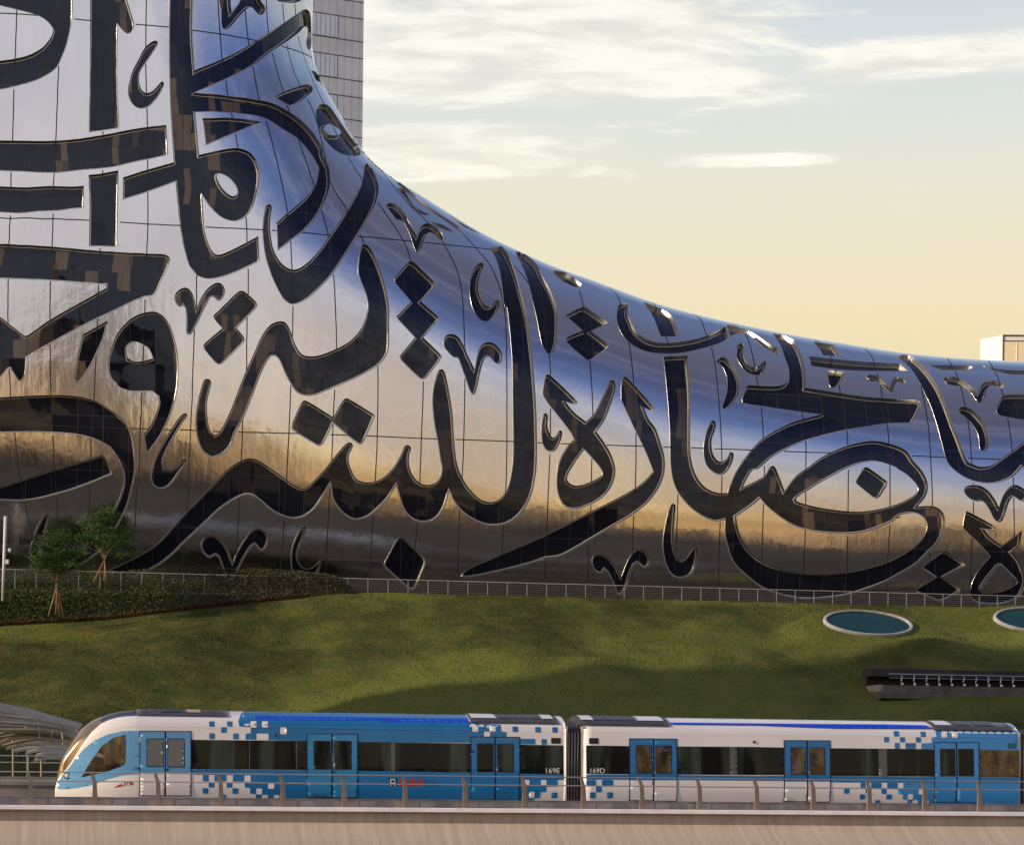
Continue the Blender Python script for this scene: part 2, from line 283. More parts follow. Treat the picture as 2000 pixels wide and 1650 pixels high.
"@L 900,1175 930,1190 1190,1480 1195,1500 1160,1505 1088,1480* 1140,1600 @M 1200,180 1260,350 1290,470 1290,600 1250,730 1150,880 1000,1010 800,1130 550,1280 400,1370 280,1430 100,1455 @K 1820,1210 1550,1290 1200,1370 1050,1390 1005,1378 1060,1310 1250,1220 1500,1110 1800,980 @M 120,1220 300,1130 560,1000 800,880 990,775 1100,690 1180,600* 1100,400 980,150 @L 865,1400* 870,1230",
"@L 845,475 880,462 935,468* 930,560 960,640 1000,720 1060,780 1150,830 1300,850 1500,830 1700,780 1830,720 1880,690* 1930,795* 1850,840 1700,890 1450,945 1250,950 1080,920 930,830 850,720 822,600 830,500",
"@L 1085,450* 1270,522* 1370,600 1440,785* 1250,785* 1180,600",
"@L 1280,985* 1515,970* 1520,1060 1540,1300 @M 1540,300 1545,450 1580,600 1640,710 1720,780 1830,815 1905,812* @O 230,430 300,280 430,100 @N 700,1280 850,1190 1000,1120 1275,1045* 1000,1010 700,965 500,930 495,900 530,790 550,765 700,770 850,770 920,745 955,690 950,600 910,480 870,370 820,290 800,265* 880,270 1000,320* 1060,430 1100,560 1118,700 1115,785* 1400,830 1700,875 @P 300,860 600,880 700,885 740,910 735,960 640,1140 610,1155 320,1165 0,1215 @N 1500,1200 1300,1250 1100,1310 900,1400 780,1470 650,1580 @O 450,290 380,400 357,460* 560,350 620,260 660,252 700,330 762,490* 870,350 980,270 1150,150 1350,60 1500,20 1640,5 1800,35 1950,100 @Q 650,0 740,100 800,200 830,310 800,430 700,558* 870,550 960,580 1020,650 1035,760 1000,920 930,1040 850,1110 700,1260 520,1370 300,1490 0,1600 @O 1300,1530 1000,1555 800,1530 560,1450 400,1330 270,1200 210,1050 180,900 180,775* @M 1800,1090 1700,1060 1560,970 1430,820 1370,680 1345,500 1340,200 @L 1320,1400 | @O 870,575 1000,480 1200,360 1400,260 1560,210 1700,210 1850,260 @Q 430,80 550,150 650,240 710,330 690,390 560,480 400,545 200,595 0,620 @O 1300,685 1100,655 920,610 | @O 290,740* 450,630 525,565* 600,650 750,770 900,850 1100,895 1350,910 1550,890 1750,820 1900,745 @Q 450,680 550,645 650,635 750,670 810,740 815,820 770,930 650,1050 500,1150 300,1240 0,1325 @O 1350,1285 1100,1300 850,1280 600,1210 430,1090 340,950 300,820",
"@O 1550,260 1580,268 1750,390 1768,410 1760,440 1690,550 1660,567 1630,555 1465,420 1457,400 1475,360 1530,275",
"@N 245,530* 290,490 325,488 400,560 450,650 475,750 465,840 420,920 350,985 310,992 297,965 330,870 352,770 345,680 310,590",
"@N 455,370 500,350 520,375 505,440 520,500 560,555 620,588 680,560 720,520 735,535 715,610 680,660 620,660 540,630 480,560 445,480",
"@N 345,172* 480,205 560,230 640,275 720,330 800,385 845,395* 870,470* 800,440 700,385 620,315 560,265 500,250 430,265 385,285*",
"@N 215,1100 242,1125 235,1190 200,1300 210,1420 250,1490 300,1510 350,1470 385,1410 412,1425 405,1500 360,1590 300,1635 230,1620 150,1540 120,1420 130,1280 170,1150",
"@N 1190,340* 1390,368* 1470,482* 1290,468* 1240,390",
"@N 1150,480* 1400,508 1700,535 @P 480,440* 580,528* 0,525 @N 1500,612 1300,590 1172,570*",
"@N 1325,617* 1500,632* 1480,690 1440,750 1400,780 1360,780 1345,740",
"@N 815,268* 945,298* 975,328* 855,312*",
"@P 75,600 110,575 180,580 250,620 310,680 358,722* 385,660 420,615 470,605 520,620 562,660 550,685 510,670 460,655 430,690 400,780 370,800 340,770 270,700 215,655 150,655 100,630",
"@P 430,345* 500,395 560,440 680,590 780,780 870,980 940,1200 1000,1420 @Q 1060,0 1140,100 1250,180 1380,240 1550,275 1700,260 1850,200 1920,140 1985,62* 2060,200* 2200,200* @P 2200,1200* 2000,1390 1760,1570 @Q 1600,55 1480,72 1380,45 1310,0 @P 1200,1350 1130,1180 1050,950 980,780 900,640 820,530 700,400 620,350 530,330*",
"@P 1020,630 1060,600 1150,600 1230,630 1330,700 1440,780* 1480,700 1540,650 1620,645 1700,670 1760,710 1745,740 1700,735 1640,710 1580,710 1550,760 1510,880 1460,915 1420,890 1350,790 1240,715 1160,705 1080,690",
"@P 1200,1020 1220,975 1270,965 1350,990 1440,1070 1520,1180 1570,1340 1570,1430 1530,1500 1490,1508 1460,1480 1450,1360 1420,1260 1350,1150 1260,1070",
"@P 1755,825 2200,825* 2200,1130* 2000,1120 1750,1080 1690,1060 1660,1010 1690,920",
"@P 1500,470* 1600,495 1850,520 2200,525* 2200,580* 1850,572 1620,520",
"@P 835,458* 1120,462 1370,492 1000,522*",
"@Q 1265,350 1300,310 1380,295 1470,305 1560,360 1640,460 1692,560* 1720,480 1780,360 1870,295 1950,310 2050,400 2020,480 1970,490 1920,460 1870,435 1820,500 1780,620 1740,720 1690,750 1640,710 1570,580 1500,495 1420,495 1350,465 1290,410",
"@Q 1300,615 1330,625 1650,800 1655,830 1620,855 1515,838* 1600,940 1730,1030* 1980,848* 1955,1035* 1857,1115* 1930,1200 1980,1300 2020,1450 1990,1580 1900,1700 1700,1760 1500,1750 1380,1700 1345,1600 1370,1480 1450,1330 1590,1165* 1480,1040 1260,820 1255,790 1285,630 | 1715,1270 1780,1320 1880,1420 1925,1475 1880,1520 1750,1580 1600,1605 1510,1595 1485,1560 1530,1480 1640,1340",
"@Q 1035,1100 1060,1105 1280,1260 1282,1275 1250,1300 1030,1420* 1220,1560 1228,1580 1200,1610 1050,1700 980,1720 900,1690 690,1600 690,1575 720,1550 928,1420* 765,1310 762,1290 800,1260 1000,1110",
"@K 410,988 440,995 650,1195 662,1225 655,1270 560,1490 530,1515 500,1510 255,1290 248,1265 265,1220 380,1010",
"@H 60,1090 80,1020 140,980 200,985 270,1040 330,1130 372,1250* 420,1130 500,1000 570,925 640,910 700,950 720,1010 700,1090 660,1130 620,1110 590,1070 550,1100 480,1210 410,1360 370,1420 320,1400 280,1320 230,1190 200,1170 150,1200 90,1160",
"@H 1080,880 1090,900 1060,1010 1015,1130 1015,1220 1060,1290 1120,1300 1180,1265 1235,1210 1240,1240 1210,1330 1170,1400 1090,1435 1010,1415 950,1310 938,1200 960,1070 1020,940",
"@M 580,1480 600,1425 660,1410 740,1440 810,1520 868,1630* 910,1520 960,1420 1020,1365 1090,1370 1140,1430 1150,1490 1110,1545 1070,1530 1030,1495 990,1530 950,1620 930,1700 880,1800 840,1810 800,1720 750,1610 710,1565 680,1600 610,1570",
"@M 1370,915 1397,930 1390,1050 1380,1200 1390,1350 1420,1440 1460,1472 1510,1440 1560,1370 1600,1335 1615,1350 1600,1500 1550,1610 1470,1650 1380,1630 1310,1530 1275,1380 1275,1250 1300,1100 1340,950",
]
SEAMS=[
"-60,26 0,27 68,31 140,38 176,41 260,48 330,54 376,60 430,67 500,80 550,91 590,104 614,116",
"-60,421 0,424 100,427 200,432 288,438 350,441 402,444 512,449 590,454 642,459 704,462 790,470 900,481 956,487",
"-60,826 0,827 100,830 180,833 254,836 320,838 382,840 410,842 560,846 736,852 824,856 1000,862 1060,865 1240,871 1420,877 1576,883 1616,884 1782,890 1845,893 1955,897 2060,901",
"34,-40 33,20 30,115 28,170 25,270 22,330 19,424 17,480 16,560 16,628 19,728 22,778 30,850 38,920 48,980 62,1040 72,1115",
"120,-40 117,60 115,130 109,274 105,336 102,476 99,550 98,628 100,772 102,820 106,900 112,1000 118,1110",
"204,-40 202,100 201,256 200,326 196,480 193,556 191,628 184,780 179,852 174,1000 173,1110",
"287,-40 286,0 285,120 288,250 288,312 289,440 287,496 284,580 283,614 277,770 274,836 271,920 266,970 260,1084 259,1115",
"357,-40 358,0 362,120 368,200 376,300 381,440 384,538 384,600 380,644 375,770 372,840 371,850 365,1000 356,1115",
"424,-40 426,6 430,66 434,116 441,156 445,188 453,226 460,262 465,292 474,360 481,424 483,474 485,524 485,560 482,640 481,714 474,820 471,898 466,1000 460,1115",
"476,-40 480,32 486,86 494,130 507,198 520,236 544,328 562,416 568,476 570,522 572,592 571,652 568,752 564,850 560,936 556,1004 548,1115",
"519,-40 520,0 524,62 532,104 552,176 575,250 603,330 628,410 643,470 651,532 655,600 657,674 654,756 651,814 650,850 648,896 642,1000 636,1120",
"551,-40 552,8 560,86 574,140 590,176 612,218 634,300 646,358 674,404 706,462 722,530 733,620 738,714 737,854 733,936 728,1020 722,1120",
"574,-40 576,8 582,70 592,106 614,164 632,202 670,290 720,370 790,474 804,520 818,600 825,680 827,740 823,856 820,940 814,1030 808,1120",
"603,40 606,100 616,140 640,172 670,226 720,300 790,390 850,450 874,490 892,526 902,570 906,628 908,720 906,854 903,930 898,1000 893,1120",
"890,440 936,492 956,516 974,556 984,596 989,660 990,860 988,950 982,1050 979,1125",
"985,500 1030,550 1055,600 1066,650 1073,693 1075,732 1075,828 1074,882 1070,980 1068,1040 1064,1130",
"1100,530 1125,546 1130,562 1139,598 1152,704 1158,808 1156,896 1154,996 1150,1060 1148,1135",
"1190,564 1206,576 1211,592 1226,660 1232,692 1238,752 1242,840 1241,952 1238,1002 1236,1060 1234,1135",
"1262,588 1278,594 1290,630 1308,680 1312,704 1318,760 1322,828 1324,974 1321,1060 1319,1140",
"1350,614 1366,620 1380,656 1392,688 1400,740 1408,840 1410,928 1407,1010 1404,1084 1403,1145",
"1430,634 1442,640 1458,656 1470,696 1480,750 1487,796 1491,856 1493,920 1491,988 1488,1096 1487,1148",
"1510,650 1522,658 1540,696 1552,730 1566,800 1574,866 1574,900 1573,1030 1570,1100 1569,1150",
"1592,664 1606,674 1626,704 1642,770 1654,840 1656,868 1657,912 1655,1096 1654,1155",
"1690,682 1704,698 1714,734 1720,752 1723,778 1733,827 1736,867 1738,908 1738,1020 1734,1095 1733,1155",
"1775,694 1788,710 1802,768 1813,832 1818,902 1821,980 1816,1089 1815,1158",
"1850,700 1868,730 1880,770 1891,824 1898,901 1901,948 1901,1000 1898,1060 1895,1160",
"1930,704 1950,740 1968,816 1976,872 1979,932 1981,1042 1980,1165",
]
# ================================================================ MUSEUM (ring-shaped steel building)
AL=R(11.0)
XH=np.array([math.cos(AL),math.sin(AL),0.0]); DH=np.array([-math.sin(AL),math.cos(AL),0.0]); ZH=np.array([0,0,1.0])
_r=ray(1000,1150); P0=CAM+_r*168.0; P0z=P0[2]; P0=np.array([P0[0],P0[1],0.0])
def pix_plane(px,py,P,N):
    r=ray(px,py); t=np.dot(P-CAM,N)/np.dot(r,N); return CAM+t*r
def fac_pix(px,py,dep):     # pixel -> (X,Z) in the facade frame at depth dep
    q=pix_plane(px,py,P0+DH*dep,DH)-P0; return np.array([np.dot(q,XH),q[2]])
AW=15.0; KB=1.0
_x=np.linspace(0,1,400); _q=AW*_x**2
_s=(1-_q/AW)**1.75; _tan=_s/np.sqrt(np.maximum(1e-9,1-_s**2))*KB
_f=_tan*2*AW*_x; _f[0]=_f[1]
_cum=np.concatenate([[0],np.cumsum((_f[1:]+_f[:-1])/2*np.diff(_x))]); D0=float(_cum[-1]); _B=D0-_cum   # depth away, D0 at the edge
_L=np.concatenate([[0],np.cumsum(np.hypot(np.diff(_q),np.diff(_B)))]); LA=float(_L[-1])
def q_of_L(L):
    a=np.abs(L); return np.where(a<LA,np.interp(a,_L,_q),AW+(a-LA))
def B_of_L(L):
    a=np.abs(L); b=np.where(a<LA,np.interp(a,_L,_B),0.0)
    return np.where(L>=0,b,2*D0-b)
def tuck(X,Z):
    Zt=np.interp(X,[-60,-35,-20,0,28,60],[40.5,39.0,35.5,31.0,30.0,29.5])
    H=Zt-(P0z-1.0); t=np.clip((Zt-Z)/H,0,1.6)
    return 0.27*H*t**2.25/2.25
SIL=[(560,-560),(585,-350),(598,-200),(608,-60),(611,20),(609,75),(612,115),(622,150),(642,184),(672,236),(706,292),(732,322),(770,350),(820,380),(880,418),(945,457),(1005,486),(1080,520),(1160,548),(1280,592),(1380,619),(1440,632),(1530,651),(1650,671),(1750,687),(1840,697),(1952,704),(2060,708),(2250,710),(2500,708),(2800,700)]
_tp=smoothline([(x,y,0) for x,y in SIL],False,14)
_ctr=np.array([fac_pix(x,y,D0*0.8) for x,y in _tp])
_target=_tp.copy()
def _norms(Cc):
    t=np.gradient(Cc,axis=0); t/=np.linalg.norm(t,axis=1)[:,None]
    return np.stack([t[:,1],-t[:,0]],1)   # right of travel (down/left, into the body)
def _smooth(a,k=3):
    for _ in range(k):
        b=a.copy(); b[1:-1]=0.25*a[:-2]+0.5*a[1:-1]+0.25*a[2:]; a=b
    return a
_ti=np.gradient(_tp,axis=0); _ti/=np.linalg.norm(_ti,axis=1)[:,None]
_mi=np.stack([_ti[:,1],-_ti[:,0]],1)      # image normal towards the hole (up / right)
_Ls=np.linspace(-6,8,60)
for it in range(7):
    nn=_norms(_ctr); nn=_smooth(nn,6); nn/=np.linalg.norm(nn,axis=1)[:,None]
    over=np.zeros(len(_ctr))
    for i in range(len(_ctr)):
        q=q_of_L(_Ls); b=B_of_L(_Ls)
        XZ=_ctr[i]+nn[i]*q[:,None]
        W=P0+XZ[:,:1]*XH+XZ[:,1:]*ZH+b[:,None]*DH
        pr=proj(W); over[i]=((pr-_target[i])@_mi[i]).max()
    over=_smooth(over,3)
    _ctr=_ctr+nn*(over/26.0)[:,None]
_ctr=_smooth(_ctr,4)
_seg=np.concatenate([[0],np.cumsum(np.linalg.norm(np.diff(_ctr,axis=0),axis=1))]); STOT=float(_seg[-1])
_nn=_smooth(_norms(_ctr),6); _nn/=np.linalg.norm(_nn,axis=1)[:,None]
def surf(s,L,extra=0.0):
    s=np.asarray(s,float); L=np.asarray(L,float)
    cx=np.interp(s,_seg,_ctr[:,0]); cz=np.interp(s,_seg,_ctr[:,1])
    nx=np.interp(s,_seg,_nn[:,0]); nz=np.interp(s,_seg,_nn[:,1]); nl=np.hypot(nx,nz); nx/=nl; nz/=nl
    q=q_of_L(L); b=B_of_L(L)
    X=cx+nx*q; Z=cz+nz*q
    dep=b+np.where(L>=0,1,-1)*tuck(X,Z)*np.clip(np.abs(L)/4-0.5,0,1)
    return P0+X[...,None]*XH+Z[...,None]*ZH+dep[...,None]*DH
def snorm(s,L,e=0.12):
    a=surf(s+e,L)-surf(s-e,L); b=surf(s,L+e)-surf(s,L-e)
    n=np.cross(a,b); n/=np.linalg.norm(n,axis=-1)[...,None]+1e-12
    return n
_tn=snorm(np.array([STOT*0.6]),np.array([20.0]))[0]
NSGN=1.0 if np.dot(_tn,-DH)>0 else -1.0
def sn(s,L): return snorm(s,L)*NSGN
# pick grid for pixel -> chart lookups
_sg=np.arange(0,STOT,0.5); _lg=np.concatenate([np.arange(-3,18,0.4),np.arange(18,70,0.8)])
_SS,_LL=np.meshgrid(_sg,_lg,indexing='ij'); _W=surf(_SS,_LL)
_nl=len(_lg); _fc=[]
for i in range(len(_sg)-1):
    for j in range(_nl-1):
        a=i*_nl+j; _fc.append((a,a+1,a+_nl+1)); _fc.append((a,a+_nl+1,a+_nl))
_wv=[Vector(v) for v in _W.reshape(-1,3)]
_bvh=BVHTree.FromPolygons(_wv,_fc)
_sf=_SS.reshape(-1); _lf=_LL.reshape(-1)
def pix_chart(px,py):
    r=ray(px,py); hit,nr,fi,d=_bvh.ray_cast(Vector(CAM),Vector(r).normalized())
    if hit is None: return None
    a,b,c=_fc[fi]; A,B,C=_wv[a],_wv[b],_wv[c]
    v0=B-A;v1=C-A;v2=hit-A; d00=v0@v0 if False else v0.dot(v0);d01=v0.dot(v1);d11=v1.dot(v1);d20=v2.dot(v0);d21=v2.dot(v1)
    den=d00*d11-d01*d01; v=(d11*d20-d01*d21)/den; w_=(d00*d21-d01*d20)/den; u=1-v-w_
    return (u*_sf[a]+v*_sf[b]+w_*_sf[c], u*_lf[a]+v*_lf[b]+w_*_lf[c])
def parse(g):
    res=[]; ox,oy,sc=0,0,1
    for part in g.split('|'):
        pts=[]
        for tk in part.split():
            if tk[0]=='@': ox,oy,sc=SHEET[tk[1]]; continue
            c=tk.endswith('*'); x,y=tk.rstrip('*').split(','); pts.append((ox+float(x)/sc,oy+float(y)/sc,c))
        res.append(pts)
    return res
def pip(P,poly):
    x,y=P[:,0],P[:,1]; ins=np.zeros(len(P),bool); n=len(poly); j=n-1
    for i in range(n):
        xi,yi=poly[i]; xj,yj=poly[j]
        c=((yi>y)!=(yj>y))&(x<(xj-xi)*(y-yi)/(yj-yi+1e-12)+xi); ins^=c; j=i
    return ins
def area(p): x,y=p[:,0],p[:,1]; return 0.5*np.sum(x*np.roll(y,-1)-np.roll(x,-1)*y)
GL=[]      # list of dict(outer, holes) in chart space
for gi,g in enumerate(GLYPHS):
    rings=[]
    for pts in parse(g):
        c=smoothline(pts,True,5.0); cen=c.mean(0)
        ch=[]
        for p in c:
            h=pix_chart(*p); k=0
            while h is None and k<10:
                k+=1; h=pix_chart(p[0]-2.0*k,p[1]+2.5*k)
            if h is not None: ch.append(h)
        if len(ch)<4: continue
        ch=np.array(ch)
        keep=[0]
        for i in range(1,len(ch)):
            if np.linalg.norm(ch[i]-ch[keep[-1]])>0.05: keep.append(i)
        if np.linalg.norm(ch[keep[-1]]-ch[keep[0]])<0.05: keep.pop()
        rings.append(ch[keep])
    if rings: GL.append(rings)
    else: print('MISS',gi)
def in_glyph(P,rings):
    lo=rings[0].min(0); hi=rings[0].max(0)
    m=(P[:,0]>=lo[0])&(P[:,0]<=hi[0])&(P[:,1]>=lo[1])&(P[:,1]<=hi[1])
    res=np.zeros(len(P),bool)
    if m.any():
        q=P[m]; r=pip(q,rings[0])
        for h in rings[1:]: r&=~pip(q,h)
        res[m]=r
    return res
# constrained triangulation of the whole sheet
verts=[];edges=[]
for rings in GL:
    for rg in rings:
        k=len(verts); n=len(rg); verts+= [tuple(p) for p in rg]; edges+=[(k+i,k+(i+1)%n) for i in range(n)]
ring_pts=np.array(verts)
gs=np.arange(0,STOT+0.01,0.62)
gl=np.concatenate([np.arange(-LA,-4,1.6),np.arange(-4,-1.5,0.5),np.arange(-1.5,9,0.28),np.arange(9,20,0.55),np.arange(20,80,1.0)])
GS,GG=np.meshgrid(gs,gl,indexing='ij'); gp=np.stack([GS.reshape(-1),GG.reshape(-1)],1)
# thin out grid points that sit on top of outline points
cell={}
for p in ring_pts: cell.setdefault((int(p[0]/0.25),int(p[1]/0.25)),1)
keep=[not any(cell.get((int(p[0]/0.25)+a,int(p[1]/0.25)+b)) for a in(0,) for b in(0,)) for p in gp]
gp=gp[np.array(keep)]
verts+= [tuple(p) for p in gp]
vo,eo,fo,_,_,_=delaunay_2d_cdt([Vector(v) for v in verts],edges,[],0,1e-5)
V2=np.array([v[:] for v in vo]); F=np.array([f for f in fo if len(f)==3])
cen=V2[F].mean(1)
own=np.full(len(F),-1)
for gi,rings in enumerate(GL):
    m=in_glyph(cen,rings)&(own<0); own[m]=gi
V3=surf(V2[:,0],V2[:,1]); N3=sn(V2[:,0],V2[:,1])
# consistent winding
a=V3[F[:,1]]-V3[F[:,0]]; b=V3[F[:,2]]-V3[F[:,0]]; fn=np.cross(a,b); fl=np.einsum('ij,ij->i',fn,N3[F].mean(1))<0
F[fl]=F[fl][:,::-1]
def submesh(name,fs,off,mat,parent):
    ids,inv=np.unique(fs,return_inverse=True); vv=V3[ids]+N3[ids]*off
    o=obj(name,vv,inv.reshape(-1,3),mat,parent,smooth=True)
    o.data.normals_split_custom_set_from_vertices([tuple(n) for n in N3[ids]])
    return o
# --- steel
m,n,p=newmat('brushed_steel')
g=n.new('ShaderNodeTexCoord').outputs['Object']
nz=n.noise(g,0.16,4,0.55); nf=n.noise(n.vmath('MULTIPLY',g,(1,1,0.10)),1.6,6,0.62)
n.put(p.inputs['Base Color'],n.mix(nz,(0.52,0.51,0.51),(0.68,0.67,0.655))); p.inputs['Metallic'].default_value=1.0
n.put(p.inputs['Roughness'],n.math('ADD',0.035,n.math('MULTIPLY',nf,0.11)))
b=n.new('ShaderNodeBump'); b.inputs['Strength'].default_value=0.30; b.inputs['Distance'].default_value=0.03
n.put(b.inputs['Height'],n.math('ADD',n.math('MULTIPLY',nf,0.5),n.math('MULTIPLY',n.noise(g,0.7,3,0.5),1.2))); n.l.new(b.outputs[0],p.inputs['Normal'])
# --- dark glass : each pane sits at a slightly different angle, thin dark joints between panes
m,n,p=newmat('dark_glass')
g=n.new('ShaderNodeNewGeometry').outputs['Position']
u=n.math('DIVIDE',n.vmath('DOT_PRODUCT',g,tuple(XH)),1.82); v=n.math('DIVIDE',n.vmath('DOT_PRODUCT',g,(0,0,1)),3.9)
fu=n.math('ABSOLUTE',n.math('SUBTRACT',n.math('FRACT',u),0.5)); fv=n.math('ABSOLUTE',n.math('SUBTRACT',n.math('FRACT',v),0.5))
line=n.math('MAXIMUM',n.math('GREATER_THAN',fu,0.487),n.math('GREATER_THAN',fv,0.494))
cellv=n.comb(n.math('FLOOR',u),n.math('FLOOR',v),3.0)
wn=n.new('ShaderNodeTexWhiteNoise',noise_dimensions='3D'); n.put(wn.inputs[0],cellv)
tilt=n.scale(n.vmath('SUBTRACT',wn.outputs['Color'],(0.5,0.5,0.5)),0.030)
wob=n.new('ShaderNodeTexNoise'); n.put(wob.inputs['Vector'],g); wob.inputs['Scale'].default_value=0.45
tilt2=n.scale(n.vmath('SUBTRACT',wob.outputs['Color'],(0.5,0.5,0.5)),0.035)
N_=n.new('ShaderNodeNewGeometry').outputs['Normal']
nn_=n.vmath('NORMALIZE',n.vmath('ADD',n.vmath('ADD',N_,tilt),tilt2)); n.l.new(nn_,p.inputs['Normal'])
n.put(p.inputs['Base Color'],n.mix(line,(0.010,0.012,0.019),(0.045,0.043,0.04)))
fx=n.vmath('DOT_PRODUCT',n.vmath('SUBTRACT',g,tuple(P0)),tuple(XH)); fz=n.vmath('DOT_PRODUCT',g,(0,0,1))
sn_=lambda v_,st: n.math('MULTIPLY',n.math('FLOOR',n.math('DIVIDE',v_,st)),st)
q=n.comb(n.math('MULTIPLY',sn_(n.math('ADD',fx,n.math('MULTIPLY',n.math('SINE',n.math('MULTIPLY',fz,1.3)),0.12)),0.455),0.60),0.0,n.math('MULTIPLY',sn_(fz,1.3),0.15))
lm=n.step(n.noise(q,1.0,1.5,0.35,0.9),0.60,0.615); lm2=n.math('MULTIPLY',lm,n.math('ADD',0.35,n.noise(q,4.0,2,0.5)))  # amber glow painted into the opaque glass, no lit rooms behind it
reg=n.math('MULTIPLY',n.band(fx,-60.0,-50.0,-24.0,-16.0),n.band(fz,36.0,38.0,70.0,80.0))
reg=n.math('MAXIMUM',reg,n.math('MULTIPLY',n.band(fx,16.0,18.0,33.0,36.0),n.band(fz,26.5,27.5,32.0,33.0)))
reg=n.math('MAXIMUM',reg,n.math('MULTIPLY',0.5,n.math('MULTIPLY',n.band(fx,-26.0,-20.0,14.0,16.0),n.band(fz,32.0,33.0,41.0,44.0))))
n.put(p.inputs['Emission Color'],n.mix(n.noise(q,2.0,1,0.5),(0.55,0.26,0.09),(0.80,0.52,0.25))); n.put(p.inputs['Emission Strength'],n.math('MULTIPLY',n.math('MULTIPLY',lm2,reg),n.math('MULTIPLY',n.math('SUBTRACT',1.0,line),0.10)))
n.put(p.inputs['Roughness'],n.math('ADD',0.02,n.math('MULTIPLY',line,0.4))); p.inputs['Specular IOR Level'].default_value=0.42; p.inputs['Specular Tint'].default_value=(0.72,0.80,1.0,1)
simple('reveal_steel',(0.46,0.45,0.43),0.34,1.0)
simple('bead_steel',(0.70,0.68,0.64),0.35,0.6)
simple('joint_dark',(0.012,0.011,0.010),0.6)
simple('joint_glass',(0.03,0.028,0.026),0.5)
mus=empty('ring_museum','silver ring-shaped museum clad in brushed steel with dark glass calligraphy cut into it','museum',loc=tuple(P0+ZH*P0z))
def mchild(o): o.parent=mus; o.matrix_parent_inverse=Matrix.Translation(-Vector(mus.location)); return o
mchild(submesh('steel_cladding',F[own<0],0.0,'brushed_steel',None))
REC=0.36
def loopframe(rings,gi):
    mb=MB()
    for k,rg in enumerate(rings):
        n=len(rg); nx=np.roll(rg,-1,0)-rg; pv=rg-np.roll(rg,1,0)
        l1=np.linalg.norm(nx,axis=1)[:,None]; l0=np.linalg.norm(pv,axis=1)[:,None]
        t=nx/l1+pv/l0; tl=np.linalg.norm(t,axis=1)[:,None]; t=np.where(tl>0.15,t/np.maximum(tl,1e-6),nx/l1)
        d=np.stack([-t[:,1],t[:,0]],1)*(1 if area(rg)>0 else -1)*(1 if k==0 else -1)
        cosf=np.clip(np.abs(np.einsum('ij,ij->i',d,np.stack([-nx[:,1],nx[:,0]],1)/l1)),0.45,1)
        P=surf(rg[:,0],rg[:,1]); N=sn(rg[:,0],rg[:,1])
        Q=surf(rg[:,0]+d[:,0]*0.05,rg[:,1]+d[:,1]*0.05); I=Q-P; I-=N*np.einsum('ij,ij->i',I,N)[:,None]; I/=np.linalg.norm(I,axis=1)[:,None]+1e-9
        I/=cosf[:,None]
        rows=[P-I*0.012+N*0.004,P-I*0.006+N*0.012,P+I*0.006+N*0.011,P+I*0.085-N*(REC-0.035),P+I*0.092-N*(REC-0.03),P+I*0.128-N*(REC-0.028),P+I*0.132-N*(REC+0.01)]
        k0=len(mb.v)
        for r_ in rows: mb.v+= [tuple(x) for x in r_]
        inv=(area(rg)>0)^(k>0)
        for r_ in range(len(rows)-1):
            mi=1 if r_>=4 else 0
            for i in range(n):
                a=k0+r_*n+i; b=k0+r_*n+(i+1)%n
                mb.f.append((a,b,b+n,a+n)); mb.m.append(mi)
    return mb
for gi,rings in enumerate(GL):
    fs=F[own==gi]
    if len(fs)==0: continue
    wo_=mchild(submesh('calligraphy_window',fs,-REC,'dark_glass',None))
    mb=loopframe(rings,gi)
    fr=mb.build('window_frame',None,None,smooth=False,mats=['reveal_steel','bead_steel'])
    fr.parent=wo_
# --- panel joints : each one a continuous cover strip that dips into the windows it crosses
for sline in SEAMS:
    pts=[tuple(map(float,t.split(',')))+(0,) for t in sline.split()]
    c=[pix_chart(*p) for p in smoothline(pts,False,5.0)]; c=np.array([x for x in c if x is not None])
    if len(c)<3: continue
    for _ in range(3): c[1:-1]=0.25*c[:-2]+0.5*c[1:-1]+0.25*c[2:]
    ing=np.zeros(len(c),bool)
    for rings in GL: ing|=in_glyph(c,rings)
    P=surf(c[:,0],c[:,1]); N=sn(c[:,0],c[:,1]); T=np.gradient(P,axis=0); S_=np.cross(N,T); S_/=np.linalg.norm(S_,axis=1)[:,None]+1e-9
    mb=MB(); prev=None
    for i in range(len(c)):
        for st in ([ing[i]] if prev is None or prev==ing[i] else [prev,ing[i]]):
            off=(-REC+0.012) if st else 0.010; wd=0.035 if st else 0.08
            mb.v+= [tuple(P[i]+S_[i]*wd/2+N[i]*off),tuple(P[i]-S_[i]*wd/2+N[i]*off)]
            k=len(mb.v)
            if k>=4: mb.f.append((k-4,k-2,k-1,k-3)); mb.m.append(1 if st else 0)
        prev=ing[i]
    mchild(mb.build('panel_joint',None,None,mats=['joint_dark','joint_glass']))
